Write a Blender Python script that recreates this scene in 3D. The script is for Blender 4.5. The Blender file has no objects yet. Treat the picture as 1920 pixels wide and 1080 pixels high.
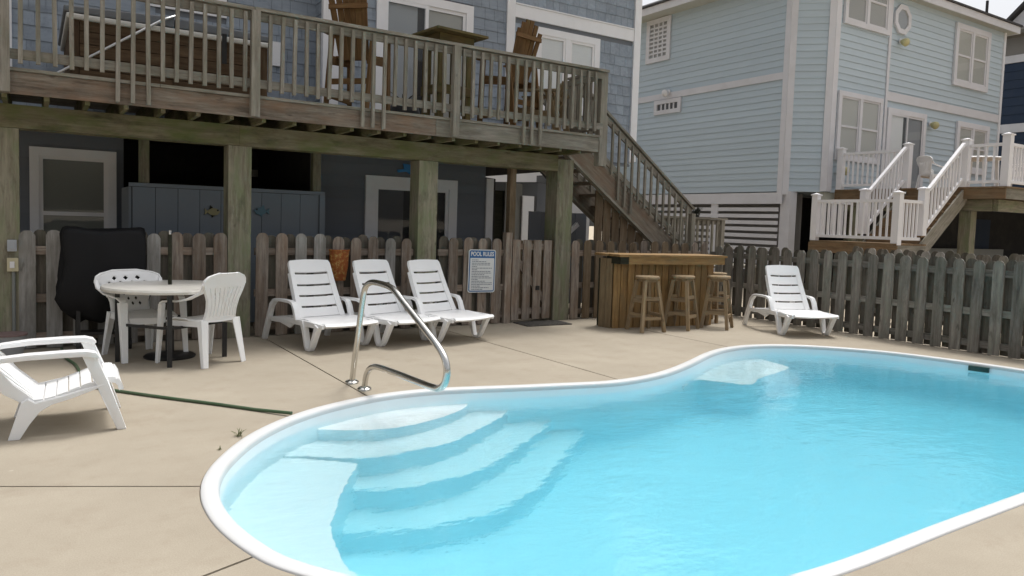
import bpy, bmesh, math, random
from mathutils import Vector, Matrix

S = bpy.context.scene
COL = S.collection
R = math.radians
rnd = random.Random(11)

# ---------------------------------------------------------------- camera, sky, sun, exposure
cam_d = bpy.data.cameras.new('camera')
cam = bpy.data.objects.new('camera', cam_d)
COL.objects.link(cam)
yaw, pit, rol = R(32.856), R(3.701), R(1.838)
fwd = Vector((math.sin(yaw) * math.cos(pit), math.cos(yaw) * math.cos(pit), -math.sin(pit)))
rgt = Vector((math.cos(yaw), -math.sin(yaw), 0))
upv = rgt.cross(fwd)
r2 = math.cos(rol) * rgt + math.sin(rol) * upv
u2 = -math.sin(rol) * rgt + math.cos(rol) * upv
m = Matrix((r2, u2, -fwd)).transposed().to_4x4()
m.translation = Vector((0, 0, 1.45))
cam.matrix_world = m
cam_d.sensor_width = 36.0
cam_d.lens = 36.0 * 1394.3 / 1920
cam_d.shift_y = -33.3 / 1920
cam_d.clip_start, cam_d.clip_end = 0.05, 2000
S.camera = cam

SUN = Vector((0.30, 0.13, 0.92)).normalized()      # towards the sun
world = bpy.data.worlds.new('World')
S.world = world
world.use_nodes = True
wn = world.node_tree
bg = wn.nodes['Background']
sky = wn.nodes.new('ShaderNodeTexSky')
sky.sky_type = 'NISHITA'
sky.sun_disc = False
sky.sun_elevation = math.asin(SUN.z)
sky.sun_rotation = math.atan2(SUN.x, SUN.y)
sky.air_density, sky.dust_density, sky.ozone_density = 1.0, 6.0, 1.0
hs = wn.nodes.new('ShaderNodeHueSaturation')       # a grey, evenly overcast sky
hs.inputs['Saturation'].default_value = 0.22
wn.links.new(sky.outputs[0], hs.inputs['Color'])
wn.links.new(hs.outputs[0], bg.inputs[0])
bg.inputs[1].default_value = 0.15
sun_d = bpy.data.lights.new('sun', 'SUN')
sun_d.energy, sun_d.angle, sun_d.color = 1.2, R(10), (1, 0.985, 0.955)
sun = bpy.data.objects.new('sun', sun_d)
sun.rotation_euler = SUN.to_track_quat('Z', 'Y').to_euler()
COL.objects.link(sun)
S.view_settings.view_transform = 'Standard'
S.view_settings.look = 'None'
S.view_settings.gamma = 1
S.view_settings.use_curve_mapping = False
S.view_settings.exposure = 0.32
S.cycles.use_denoising = True
S.cycles.max_bounces = 16
S.cycles.transmission_bounces = 12
S.cycles.diffuse_bounces = 6
S.cycles.volume_bounces = 3
S.cycles.transparent_max_bounces = 16
S.cycles.sample_clamp_indirect = 40

# ---------------------------------------------------------------- materials
def mat_base(name):
    mt = bpy.data.materials.new(name)
    mt.use_nodes = True
    n = mt.node_tree
    return mt, n, n.nodes['Principled BSDF']

def N(n, t, **k):
    x = n.nodes.new(t)
    for a, b in k.items():
        setattr(x, a, b)
    return x

def ramp(n, fac, stops):
    r = N(n, 'ShaderNodeValToRGB')
    els = r.color_ramp.elements
    while len(els) < len(stops):
        els.new(0.5)
    for e, (p, c) in zip(els, stops):
        e.position = p
        e.color = (*c, 1) if len(c) == 3 else c
    n.links.new(fac, r.inputs[0])
    return r.outputs[0]

def coords(n, scale, offset=True):
    tc = N(n, 'ShaderNodeTexCoord')
    mp = N(n, 'ShaderNodeMapping')
    mp.inputs['Scale'].default_value = scale
    n.links.new(tc.outputs['Object'], mp.inputs[0])
    if offset:
        oi = N(n, 'ShaderNodeObjectInfo')
        ml = N(n, 'ShaderNodeMath', operation='MULTIPLY')
        ml.inputs[1].default_value = 37.0
        n.links.new(oi.outputs['Random'], ml.inputs[0])
        cb = N(n, 'ShaderNodeCombineXYZ')
        for i in range(3):
            n.links.new(ml.outputs[0], cb.inputs[i])
        n.links.new(cb.outputs[0], mp.inputs['Location'])
    return mp.outputs[0]

def noise(n, vec, scale, detail=4, rough=0.6):
    x = N(n, 'ShaderNodeTexNoise')
    x.inputs['Scale'].default_value = scale
    x.inputs['Detail'].default_value = detail
    x.inputs['Roughness'].default_value = rough
    if vec is not None:
        n.links.new(vec, x.inputs['Vector'])
    return x.outputs[0]

def mix(n, fac, a, b, mode='MIX'):
    x = N(n, 'ShaderNodeMix', data_type='RGBA', blend_type=mode)
    for sock, v in ((x.inputs[0], fac), (x.inputs[6], a), (x.inputs[7], b)):
        if isinstance(v, (int, float)):
            sock.default_value = v
        elif isinstance(v, tuple):
            sock.default_value = (*v, 1)
        else:
            n.links.new(v, sock)
    return x.outputs[2]

def vary(n, col, amount):
    oi = N(n, 'ShaderNodeObjectInfo')
    mr = N(n, 'ShaderNodeMapRange')
    mr.inputs['To Min'].default_value = 1 - amount
    mr.inputs['To Max'].default_value = 1 + amount
    n.links.new(oi.outputs['Random'], mr.inputs[0])
    h = N(n, 'ShaderNodeHueSaturation')
    n.links.new(mr.outputs[0], h.inputs['Value'])
    n.links.new(col, h.inputs['Color'])
    return h.outputs[0]

def bump(n, p, height, strength, dist=0.01):
    b = N(n, 'ShaderNodeBump')
    b.inputs['Strength'].default_value = strength
    b.inputs['Distance'].default_value = dist
    n.links.new(height, b.inputs['Height'])
    n.links.new(b.outputs[0], p.inputs['Normal'])

def wood(name, light, dark, stain=None, stain_amt=0.5, var=0.18, rough=0.85, blotch=0.35):
    """weathered boards: grain runs along each board's own long (local X) axis"""
    mt, n, p = mat_base(name)
    v = coords(n, (1.5, 17, 17))
    g = noise(n, v, 1.5, 7, 0.72)
    c = ramp(n, g, [(0.33, dark), (0.64, light)])
    v2 = coords(n, (1.3, 4, 4))
    g2 = noise(n, v2, 2.0, 3, 0.6)
    if stain:
        f = ramp(n, g2, [(0.42, (0, 0, 0)), (0.68, (stain_amt,) * 3)])
        c = mix(n, f, c, stain)
    if blotch:
        vb = coords(n, (0.8, 2.2, 2.2))
        gb = noise(n, vb, 2.3, 5, 0.7)
        fb = ramp(n, gb, [(0.52, (0, 0, 0)), (0.72, (blotch,) * 3)])
        c = mix(n, fb, c, tuple(x * 0.30 for x in dark))
    vk = coords(n, (5, 14, 14))
    k = noise(n, vk, 1.0, 2, 0.5)
    kf = ramp(n, k, [(0.70, (0, 0, 0)), (0.80, (0.7, 0.7, 0.7))])
    c = mix(n, kf, c, tuple(x * 0.35 for x in dark))
    c = vary(n, c, var)
    n.links.new(c, p.inputs['Base Color'])
    p.inputs['Roughness'].default_value = rough
    p.inputs['Specular IOR Level'].default_value = 0.25
    bump(n, p, g, 0.5, 0.006)
    return mt

def paint(name, col, rough=0.6, dirt=0.12, var=0.05, scale=3.0, spec=0.4, dirtcol=(0.25, 0.22, 0.17)):
    mt, n, p = mat_base(name)
    v = coords(n, (1, 1, 1))
    g = noise(n, v, scale, 5, 0.65)
    f = ramp(n, g, [(0.45, (0, 0, 0)), (0.75, (dirt,) * 3)])
    c = mix(n, f, col, dirtcol)
    c = vary(n, c, var)
    n.links.new(c, p.inputs['Base Color'])
    p.inputs['Roughness'].default_value = rough
    p.inputs['Specular IOR Level'].default_value = spec
    g2 = noise(n, v, 60, 2, 0.5)
    bump(n, p, g2, 0.08, 0.004)
    return mt

def glassy(name, tint, rough=0.03, ior=1.45, ripple=None):
    mt = bpy.data.materials.new(name)
    mt.use_nodes = True
    n = mt.node_tree
    n.nodes.remove(n.nodes['Principled BSDF'])
    out = n.nodes['Material Output']
    tr = N(n, 'ShaderNodeBsdfTransparent')
    tr.inputs[0].default_value = (*tint, 1)
    gl = N(n, 'ShaderNodeBsdfGlossy')
    gl.inputs['Roughness'].default_value = rough
    fr = N(n, 'ShaderNodeFresnel')
    fr.inputs[0].default_value = ior
    mx = N(n, 'ShaderNodeMixShader')
    ge = N(n, 'ShaderNodeNewGeometry')
    om = N(n, 'ShaderNodeMath', operation='SUBTRACT')
    om.inputs[0].default_value = 1.0
    n.links.new(ge.outputs['Backfacing'], om.inputs[1])
    fm = N(n, 'ShaderNodeMath', operation='MULTIPLY')
    n.links.new(fr.outputs[0], fm.inputs[0])
    n.links.new(om.outputs[0], fm.inputs[1])
    n.links.new(fm.outputs[0], mx.inputs[0])
    n.links.new(tr.outputs[0], mx.inputs[1])
    n.links.new(gl.outputs[0], mx.inputs[2])
    n.links.new(mx.outputs[0], out.inputs['Surface'])
    if ripple:
        tc = N(n, 'ShaderNodeTexCoord')
        a = noise(n, tc.outputs['Object'], 3.2, 3, 0.5)
        b = noise(n, tc.outputs['Object'], 17.0, 2, 0.5)
        ad = N(n, 'ShaderNodeMath', operation='MULTIPLY_ADD')
        n.links.new(b, ad.inputs[0])
        ad.inputs[1].default_value = 0.35
        n.links.new(a, ad.inputs[2])
        bp = N(n, 'ShaderNodeBump')
        bp.inputs['Strength'].default_value = ripple
        bp.inputs['Distance'].default_value = 0.03
        n.links.new(ad.outputs[0], bp.inputs['Height'])
        n.links.new(bp.outputs[0], gl.inputs['Normal'])
        n.links.new(bp.outputs[0], fr.inputs['Normal'])
    return mt, n, out

def metal(name, col, rough):
    mt, n, p = mat_base(name)
    p.inputs['Metallic'].default_value = 1
    v = coords(n, (1, 1, 1))
    g = noise(n, v, 9, 4, 0.6)
    r = N(n, 'ShaderNodeMapRange')
    r.inputs['To Min'].default_value = rough * 0.6
    r.inputs['To Max'].default_value = rough * 1.6
    n.links.new(g, r.inputs[0])
    n.links.new(r.outputs[0], p.inputs['Roughness'])
    p.inputs['Base Color'].default_value = (*col, 1)
    return mt

def concrete():
    mt, n, p = mat_base('broom_concrete')
    tc = N(n, 'ShaderNodeTexCoord')
    geo = N(n, 'ShaderNodeNewGeometry')
    pos = geo.outputs['Position']
    a = noise(n, pos, 0.9, 6, 0.7)
    b = noise(n, pos, 3.5, 5, 0.7)
    c = noise(n, pos, 150, 2, 0.6)
    col = ramp(n, a, [(0.3, (0.335, 0.290, 0.225)), (0.55, (0.378, 0.330, 0.258)), (0.75, (0.42, 0.37, 0.292))])
    f = ramp(n, b, [(0.52, (0, 0, 0)), (0.78, (0.42,) * 3)])
    col = mix(n, f, col, (0.27, 0.215, 0.16))
    sp = ramp(n, c, [(0.25, (0.80,) * 3), (0.7, (1.08,) * 3)])
    col = mix(n, 0.7, col, sp, 'MULTIPLY')
    d = noise(n, pos, 6.5, 3, 0.5)
    wf = ramp(n, d, [(0.74, (0, 0, 0)), (0.79, (0.35,) * 3)])
    col = mix(n, wf, col, (0.60, 0.54, 0.45))
    n.links.new(col, p.inputs['Base Color'])
    p.inputs['Roughness'].default_value = 0.92
    p.inputs['Specular IOR Level'].default_value = 0.25
    bump(n, p, c, 0.25, 0.004)
    return mt

M = {}
M['concrete'] = concrete()
M['joint'] = paint('joint_filler', (0.21, 0.165, 0.12), 0.95, 0.3, 0, 8)
M['sand'] = paint('sand', (0.46, 0.39, 0.29), 0.95, 0.25, 0, 1.2)
M['rail_wood'] = wood('rail_wood', (0.305, 0.28, 0.24), (0.155, 0.138, 0.112), (0.17, 0.165, 0.115), 0.5, 0.13)
M['rim_wood'] = wood('rim_wood', (0.28, 0.235, 0.19), (0.10, 0.075, 0.055), (0.24, 0.145, 0.09), 0.7, 0.12)
M['beam_wood'] = wood('beam_wood', (0.23, 0.20, 0.13), (0.115, 0.10, 0.06), (0.105, 0.125, 0.04), 0.85, 0.08, 0.85, 0.75)
M['pile_wood'] = wood('pile_wood', (0.31, 0.285, 0.215), (0.16, 0.14, 0.10), (0.19, 0.215, 0.12), 0.85, 0.10, 0.85, 0.7)
M['fence_wood'] = wood('fence_wood', (0.32, 0.275, 0.23), (0.13, 0.10, 0.08), (0.19, 0.125, 0.08), 0.6, 0.28)
M['fence_pale'] = wood('fence_pale', (0.40, 0.385, 0.36), (0.22, 0.205, 0.185), (0.2, 0.19, 0.16), 0.5, 0.15)
M['fence_grey'] = wood('fence_grey', (0.285, 0.26, 0.225), (0.12, 0.108, 0.092), (0.17, 0.175, 0.14), 0.6, 0.24, 0.85, 0.5)
M['fence_back_shade'] = wood('fence_back_shade', (0.16, 0.14, 0.115), (0.08, 0.068, 0.055), (0.10, 0.10, 0.07), 0.6, 0.25)  # back pickets coloured darker to paint in the shade of the gaps
M['stair_wood'] = wood('stair_wood', (0.25, 0.22, 0.175), (0.13, 0.105, 0.08), (0.2, 0.13, 0.09), 0.6, 0.12)
M['skirt_wood'] = wood('skirt_wood', (0.22, 0.165, 0.11), (0.11, 0.075, 0.045), (0.12, 0.09, 0.05), 0.5, 0.2)
M['bar_wood'] = wood('bar_wood', (0.40, 0.245, 0.10), (0.20, 0.115, 0.042), (0.235, 0.165, 0.085), 0.7, 0.17, 0.6)
M['bar_grey'] = wood('bar_grey', (0.27, 0.20, 0.115), (0.15, 0.105, 0.06), (0.2, 0.16, 0.1), 0.5, 0.1)
M['bar_dark'] = wood('bar_dark', (0.035, 0.036, 0.022), (0.018, 0.018, 0.012), None, 0, 0.05)
M['stool_wood'] = wood('stool_wood', (0.36, 0.265, 0.155), (0.18, 0.125, 0.07), (0.28, 0.225, 0.16), 0.6, 0.1)
M['adk_wood'] = wood('adk_wood', (0.19, 0.108, 0.047), (0.095, 0.05, 0.02), (0.10, 0.07, 0.025), 0.5, 0.12)
M['table_wood'] = wood('table_wood', (0.16, 0.12, 0.055), (0.085, 0.06, 0.028), (0.10, 0.105, 0.035), 0.6, 0.1)
M['tub_wood'] = wood('tub_wood', (0.115, 0.078, 0.046), (0.06, 0.036, 0.02), None, 0, 0.15)
M['brown_rim'] = wood('brown_rim', (0.24, 0.155, 0.085), (0.13, 0.08, 0.045), (0.2, 0.17, 0.11), 0.5, 0.1)
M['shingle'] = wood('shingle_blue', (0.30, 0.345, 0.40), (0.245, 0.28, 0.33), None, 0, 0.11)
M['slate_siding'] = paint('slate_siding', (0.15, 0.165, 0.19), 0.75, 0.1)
M['slate_panel'] = paint('slate_panel', (0.205, 0.235, 0.27), 0.75, 0.1)
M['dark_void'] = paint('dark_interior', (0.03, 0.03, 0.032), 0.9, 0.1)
M['pale_siding'] = paint('pale_siding', (0.49, 0.57, 0.625), 0.65, 0.14, 0.03, 1.5, 0.3, (0.38, 0.43, 0.42))
M['trim'] = paint('white_trim', (0.76, 0.76, 0.78), 0.55, 0.10, 0.02)
M['old_trim'] = paint('aged_trim', (0.67, 0.665, 0.69), 0.6, 0.16, 0.03, 2.0)
M['vinyl'] = paint('white_vinyl', (0.76, 0.75, 0.76), 0.45, 0.06, 0.02)
M['plastic'] = paint('white_plastic', (0.86, 0.86, 0.855), 0.38, 0.06, 0.0, 5, 0.5, (0.45, 0.42, 0.36))
M['soffit'] = paint('soffit', (0.5, 0.5, 0.45), 0.7, 0.3, 0, 2, 0.3, (0.3, 0.33, 0.2))
M['added_shed_white'] = paint('added_shed_white', (0.78, 0.78, 0.79), 0.7, 0.05, 0)
M['navy'] = paint('navy_siding', (0.016, 0.032, 0.066), 0.6, 0.05)
M['roof'] = paint('roof_shingle', (0.15, 0.14, 0.12), 0.9, 0.3, 0.1, 14)
M['dark_roof'] = paint('dark_roof', (0.05, 0.05, 0.055), 0.9, 0.3, 0.1, 14)
M['grey_gable'] = paint('grey_gable', (0.23, 0.22, 0.21), 0.8, 0.2, 0.1)
M['black'] = paint('black_metal', (0.018, 0.018, 0.019), 0.45, 0.1)
M['cover'] = paint('grill_cover', (0.011, 0.011, 0.012), 0.65, 0.0, 0, 4, 0.18)
M['tabletop'] = paint('tabletop_white', (0.62, 0.60, 0.55), 0.35, 0.25, 0, 6)
M['steel'] = metal('stainless', (0.62, 0.61, 0.58), 0.2)
M['alu'] = metal('aluminium', (0.6, 0.6, 0.6), 0.35)
M['hose'] = paint('green_hose', (0.05, 0.095, 0.045), 0.5, 0.2)
M['coping'] = paint('pool_coping', (0.66, 0.66, 0.655), 0.4, 0.1, 0, 3)
M['tread'] = paint('pool_tread', (0.92, 0.93, 0.93), 0.6, 0.10, 0, 14, 0.3, (0.75, 0.85, 0.87))
M['step_side'] = paint('pool_riser', (0.82, 0.91, 0.935), 0.5, 0.1, 0, 6, 0.3, (0.7, 0.85, 0.9))  # same white gelcoat as the treads; the bluer tint paints in riser shade
M['skimmer'] = paint('skimmer_green', (0.02, 0.06, 0.05), 0.5, 0.2)
M['beige_box'] = paint('beige_box', (0.50, 0.45, 0.30), 0.5, 0.2)
M['grey_box'] = paint('grey_box', (0.38, 0.40, 0.43), 0.5, 0.1)
M['conduit'] = paint('conduit', (0.2, 0.21, 0.2), 0.5, 0.1)
M['blind'] = paint('window_blind', (0.52, 0.51, 0.48), 0.8, 0.05, 0.03)
M['blind_dim'] = paint('dim_blind', (0.38, 0.37, 0.35), 0.8, 0.05, 0.03)
M['blind_dark'] = paint('dark_blind', (0.22, 0.22, 0.20), 0.8, 0.05, 0.03)
M['blind_white'] = paint('white_blind', (0.74, 0.74, 0.75), 0.8, 0.03, 0.02)
M['interior'] = paint('dim_interior', (0.10, 0.10, 0.11), 0.9, 0.1)
M['curtain'] = paint('grey_curtain', (0.34, 0.35, 0.37), 0.9, 0.1)
M['tubcover'] = paint('tub_cover', (0.13, 0.14, 0.155), 0.7, 0.2)
M['tubrim'] = paint('tub_rim', (0.52, 0.51, 0.48), 0.5, 0.2)
M['lamp_yellow'] = paint('lamp_yellow', (0.52, 0.48, 0.25), 0.4, 0.1)
M['sign_blue'] = paint('sign_blue', (0.028, 0.12, 0.31), 0.4, 0.0)
M['sign_white'] = paint('sign_white', (0.70, 0.71, 0.70), 0.4, 0.02)
M['print'] = paint('print_grey', (0.13, 0.15, 0.20), 0.6, 0.0)
M['fish_yellow'] = paint('fish_yellow', (0.30, 0.28, 0.15), 0.6, 0.2)
M['fish_blue'] = paint('fish_blue', (0.10, 0.19, 0.24), 0.6, 0.2)
M['plaque_blue'] = paint('plaque_blue', (0.03, 0.20, 0.46), 0.5, 0.1)
M['plaque_grey'] = paint('plaque_grey', (0.3, 0.31, 0.3), 0.6, 0.1)
M['mat'] = paint('door_mat', (0.075, 0.07, 0.065), 0.95, 0.4, 0, 30)
M['bucket'] = paint('grey_bucket', (0.27, 0.28, 0.29), 0.5, 0.2)
M['red'] = paint('faded_red', (0.17, 0.115, 0.11), 0.6, 0.2)
M['leaf'] = paint('weed_leaf', (0.15, 0.16, 0.075), 0.7, 0.3, 0.2)
M['darkplant'] = paint('dark_foliage', (0.02, 0.025, 0.02), 0.8, 0.3, 0.3)
M['glass'], _, _ = glassy('window_glass', (0.96, 0.97, 0.97), 0.03, 1.5)

def ceramic():
    mt, n, p = mat_base('orange_ceramic')
    v = coords(n, (1, 1, 1))
    g = noise(n, v, 26, 4, 0.6)
    c = ramp(n, g, [(0.40, (0.28, 0.07, 0.012)), (0.55, (0.36, 0.12, 0.02)), (0.66, (0.46, 0.30, 0.09))])
    n.links.new(c, p.inputs['Base Color'])
    p.inputs['Roughness'].default_value = 0.6
    bump(n, p, g, 0.6, 0.02)
    return mt
M['ceramic'] = ceramic()

def pool_shell_mat():
    mt, n, p = mat_base('pool_shell')
    geo = N(n, 'ShaderNodeNewGeometry')
    a = noise(n, geo.outputs['Position'], 1.1, 4, 0.6)
    c = ramp(n, a, [(0.35, (0.88, 0.94, 0.955)), (0.7, (0.91, 0.955, 0.965))])
    n.links.new(c, p.inputs['Base Color'])
    p.inputs['Roughness'].default_value = 0.45
    return mt
M['shell'] = pool_shell_mat()
def water_mat():
    mt, n, p = mat_base('pool_water')
    n.nodes.remove(p)
    out = n.nodes['Material Output']
    gb = N(n, 'ShaderNodeBsdfGlass')
    gb.inputs['IOR'].default_value = 1.33
    gb.inputs['Roughness'].default_value = 0.0
    n.links.new(gb.outputs[0], out.inputs['Surface'])
    tc = N(n, 'ShaderNodeTexCoord')
    mp = N(n, 'ShaderNodeMapping')
    mp.inputs['Scale'].default_value = (1.0, 1.7, 1.0)
    mp.inputs['Rotation'].default_value = (0, 0, R(25))
    n.links.new(tc.outputs['Object'], mp.inputs[0])
    a = noise(n, mp.outputs[0], 2.6, 3, 0.5)
    b = noise(n, mp.outputs[0], 11.0, 3, 0.55)
    ad = N(n, 'ShaderNodeMath', operation='MULTIPLY_ADD')
    n.links.new(b, ad.inputs[0])
    ad.inputs[1].default_value = 0.30
    n.links.new(a, ad.inputs[2])
    bp = N(n, 'ShaderNodeBump')
    bp.inputs['Strength'].default_value = 0.5
    bp.inputs['Distance'].default_value = 0.02
    n.links.new(ad.outputs[0], bp.inputs['Height'])
    n.links.new(bp.outputs[0], gb.inputs['Normal'])
    va = N(n, 'ShaderNodeVolumeAbsorption')
    va.inputs['Color'].default_value = (0.16, 0.885, 0.99, 1)
    va.inputs['Density'].default_value = 0.40
    vs = N(n, 'ShaderNodeVolumeScatter')
    vs.inputs['Color'].default_value = (0.75, 0.95, 1.0, 1)
    vs.inputs['Density'].default_value = 0.16
    av = N(n, 'ShaderNodeAddShader')
    n.links.new(va.outputs[0], av.inputs[0])
    n.links.new(vs.outputs[0], av.inputs[1])
    n.links.new(av.outputs[0], out.inputs['Volume'])
    return mt
M['water'] = water_mat()

# ---------------------------------------------------------------- mesh helpers
class MB:
    def __init__(s):
        s.v, s.f = [], []
    def add(s, vs, fs):
        k = len(s.v)
        s.v += [Vector(p) for p in vs]
        s.f += [tuple(i + k for i in f) for f in fs]
        return s
    def box(s, x0, x1, y0, y1, z0, z1):
        vs = [(x, y, z) for z in (z0, z1) for y in (y0, y1) for x in (x0, x1)]
        return s.add(vs, [(0, 2, 3, 1), (4, 5, 7, 6), (0, 1, 5, 4), (2, 6, 7, 3), (0, 4, 6, 2), (1, 3, 7, 5)])
    def hexa(s, a, b):
        """loft between two quads"""
        return s.add(list(a) + list(b), [(3, 2, 1, 0), (4, 5, 6, 7)] + [(i, (i + 1) % 4, (i + 1) % 4 + 4, i + 4) for i in range(4)])
    def beam(s, p, q, w, h, up=(0, 0, 1), w2=None, h2=None):
        p, q = Vector(p), Vector(q)
        d = (q - p).normalized()
        sd = d.cross(Vector(up)).normalized()
        u = sd.cross(d)
        w2, h2 = w2 or w, h2 or h
        A = [p + sd * (a * w / 2) + u * (b * h / 2) for a, b in ((-1, -1), (1, -1), (1, 1), (-1, 1))]
        B = [q + sd * (a * w2 / 2) + u * (b * h2 / 2) for a, b in ((-1, -1), (1, -1), (1, 1), (-1, 1))]
        return s.hexa(A, B)
    def ribbon(s, pts, w, t, side=(0, 1, 0)):
        """flat bar swept along pts; w along side, t along the normal; w and t may be lists"""
        pts = [Vector(p) for p in pts]
        nn = len(pts)
        rings = []
        for i, p in enumerate(pts):
            d = (pts[min(i + 1, nn - 1)] - pts[max(i - 1, 0)]).normalized()
            sd = Vector(side[i] if isinstance(side, list) else side)
            sd = (sd - d * sd.dot(d)).normalized()
            u = sd.cross(d)
            ww = w[i] if isinstance(w, list) else w
            tt = t[i] if isinstance(t, list) else t
            rings.append([p + sd * (a * ww / 2) + u * (b * tt / 2) for a, b in ((-1, -1), (1, -1), (1, 1), (-1, 1))])
        return s.rings(rings)
    def rings(s, rings, cap=True, closed=False):
        k = len(rings[0])
        vs = [p for r in rings for p in r]
        fs = []
        L = len(rings)
        for i in range(L if closed else L - 1):
            j = (i + 1) % L
            for a in range(k):
                b = (a + 1) % k
                fs.append((i * k + a, i * k + b, j * k + b, j * k + a))
        if cap and not closed:
            fs.append(tuple(range(k))[::-1])
            fs.append(tuple((L - 1) * k + a for a in range(k)))
        return s.add(vs, fs)
    def tube(s, pts, r, n=10, cap=True):
        pts = [Vector(p) for p in pts]
        rings = []
        prev = None
        for i, p in enumerate(pts):
            d = (pts[min(i + 1, len(pts) - 1)] - pts[max(i - 1, 0)]).normalized()
            ref = prev if prev is not None else (Vector((0, 0, 1)) if abs(d.z) < 0.9 else Vector((1, 0, 0)))
            u = (ref - d * ref.dot(d)).normalized()
            prev = u
            w = d.cross(u)
            rr = r[i] if isinstance(r, list) else r
            rings.append([p + (u * math.cos(6.2832 * k / n) + w * math.sin(6.2832 * k / n)) * rr for k in range(n)])
        return s.rings(rings, cap)
    def lathe(s, prof, n=24, c=(0, 0, 0)):
        rings = [[Vector((c[0] + r * math.cos(6.28318 * k / n), c[1] + r * math.sin(6.28318 * k / n), c[2] + z)) for k in range(n)] for r, z in prof]
        return s.rings(rings)
    def prism(s, poly, plane, a, b):
        def P(u, v, w):
            return {'xy': (u, v, w), 'xz': (u, w, v), 'yz': (w, u, v)}[plane]
        k = len(poly)
        vs = [P(u, v, a) for u, v in poly] + [P(u, v, b) for u, v in poly]
        fs = [tuple(range(k))[::-1], tuple(range(k, 2 * k))] + [(i, (i + 1) % k, (i + 1) % k + k, i + k) for i in range(k)]
        return s.add(vs, fs)
    def thick(s, grid, t):
        """closed sheet: grid of points (rows), given thickness along the local normal"""
        r, c = len(grid), len(grid[0])
        G = [[Vector(p) for p in row] for row in grid]
        def nrm(i, j):
            a = G[min(i + 1, r - 1)][j] - G[max(i - 1, 0)][j]
            b = G[i][min(j + 1, c - 1)] - G[i][max(j - 1, 0)]
            x = a.cross(b)
            return x.normalized() if x.length > 1e-9 else Vector((0, 0, 1))
        top = [G[i][j] + nrm(i, j) * t / 2 for i in range(r) for j in range(c)]
        bot = [G[i][j] - nrm(i, j) * t / 2 for i in range(r) for j in range(c)]
        k = r * c
        fs = []
        for i in range(r - 1):
            for j in range(c - 1):
                a, b, d, e = i * c + j, i * c + j + 1, (i + 1) * c + j + 1, (i + 1) * c + j
                fs += [(a, b, d, e), (e + k, d + k, b + k, a + k)]
        edge = [(0, j) for j in range(c)] + [(i, c - 1) for i in range(1, r)] + [(r - 1, j) for j in range(c - 2, -1, -1)] + [(i, 0) for i in range(r - 2, 0, -1)]
        for q in range(len(edge)):
            a = edge[q][0] * c + edge[q][1]
            b = edge[(q + 1) % len(edge)][0] * c + edge[(q + 1) % len(edge)][1]
            fs.append((b, a, a + k, b + k))
        return s.add(top + bot, fs)

ORG = {}
LOCALS = set()

def tag(o, label=None, cat=None, group=None, kind=None):
    if label: o['label'] = label
    if cat: o['category'] = cat
    if group: o['group'] = group
    if kind: o['kind'] = kind
    return o

def thing(name, label, cat, loc=(0, 0, 0), rz=0.0, group=None, local=False):
    o = bpy.data.objects.new(name, None)
    o.empty_display_size = 0.2
    o.location = loc
    o.rotation_euler = (0, 0, rz)
    COL.objects.link(o)
    ORG[o] = Vector((0, 0, 0)) if local else Vector(loc)
    return tag(o, label, cat, group)

def finish(me, smooth=None, bevel=0):
    bm = bmesh.new()
    bm.from_mesh(me)
    bmesh.ops.remove_doubles(bm, verts=bm.verts, dist=1e-5)
    bmesh.ops.recalc_face_normals(bm, faces=bm.faces)
    if bevel:
        es = [e for e in bm.edges if len(e.link_faces) == 2 and e.calc_face_angle(0) > R(35)]
        bmesh.ops.bevel(bm, geom=es, offset=bevel, segments=2, affect='EDGES', profile=0.6, clamp_overlap=True)
    bm.to_mesh(me)
    bm.free()
    if smooth:
        me.shade_smooth()
        me.set_sharp_from_angle(angle=R(smooth))

def build(name, mb, mat, parent=None, smooth=None, bevel=0, label=None, origin=None):
    lo = Vector([min(p[i] for p in mb.v) for i in range(3)])
    hi = Vector([max(p[i] for p in mb.v) for i in range(3)])
    c = Vector(origin) if origin is not None else (lo + hi) / 2
    me = bpy.data.meshes.new(name)
    me.from_pydata([p - c for p in mb.v], [], mb.f)
    finish(me, smooth, bevel)
    me.materials.append(mat)
    o = bpy.data.objects.new(name, me)
    COL.objects.link(o)
    ORG[o] = c
    if parent is not None:
        o.parent = parent
        o.location = c - ORG[parent]
    else:
        o.location = c
    if label: o['label'] = label
    return o

CACHE = {}

def piece(name, key, maker, c, rot, mat, parent, scale=None):
    """an object using a shared mesh"""
    k = (key, mat.name)
    if k not in CACHE:
        mb = maker()
        me = bpy.data.meshes.new(name)
        me.from_pydata(mb.v, [], mb.f)
        finish(me)
        me.materials.append(mat)
        CACHE[k] = me
    o = bpy.data.objects.new(name, CACHE[k])
    COL.objects.link(o)
    c = Vector(c)
    ORG[o] = c
    o.parent = parent
    o.location = c - (ORG[parent] if parent is not None else Vector())
    if rot is not None:
        o.rotation_euler = rot.to_euler()
    if scale: o.scale = scale
    return o

def plank(name, p, q, w, t, mat, parent, up=(0, 0, 1), jit=0.0, shape=None):
    """a straight board from p to q with its grain (local X) along it; w sideways, t along up"""
    p, q = Vector(p), Vector(q)
    d = q - p
    L = round(d.length, 3)
    x = d.normalized()
    z = Vector(up)
    z = (z - x * z.dot(x)).normalized()
    y = z.cross(x)
    rot = Matrix((x, y, z)).transposed()
    if jit:
        rot = rot @ Matrix.Rotation(rnd.uniform(-jit, jit), 3, 'Z') @ Matrix.Rotation(rnd.uniform(-jit, jit), 3, 'Y')
    w, t = round(w, 4), round(t, 4)
    mk = (lambda: MB().box(-L / 2, L / 2, -w / 2, w / 2, -t / 2, t / 2)) if shape is None else (lambda: shape(L, w, t))
    return piece(name, (shape.__name__ if shape else 'box', L, w, t), mk, (p + q) / 2, rot, mat, parent)

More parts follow.
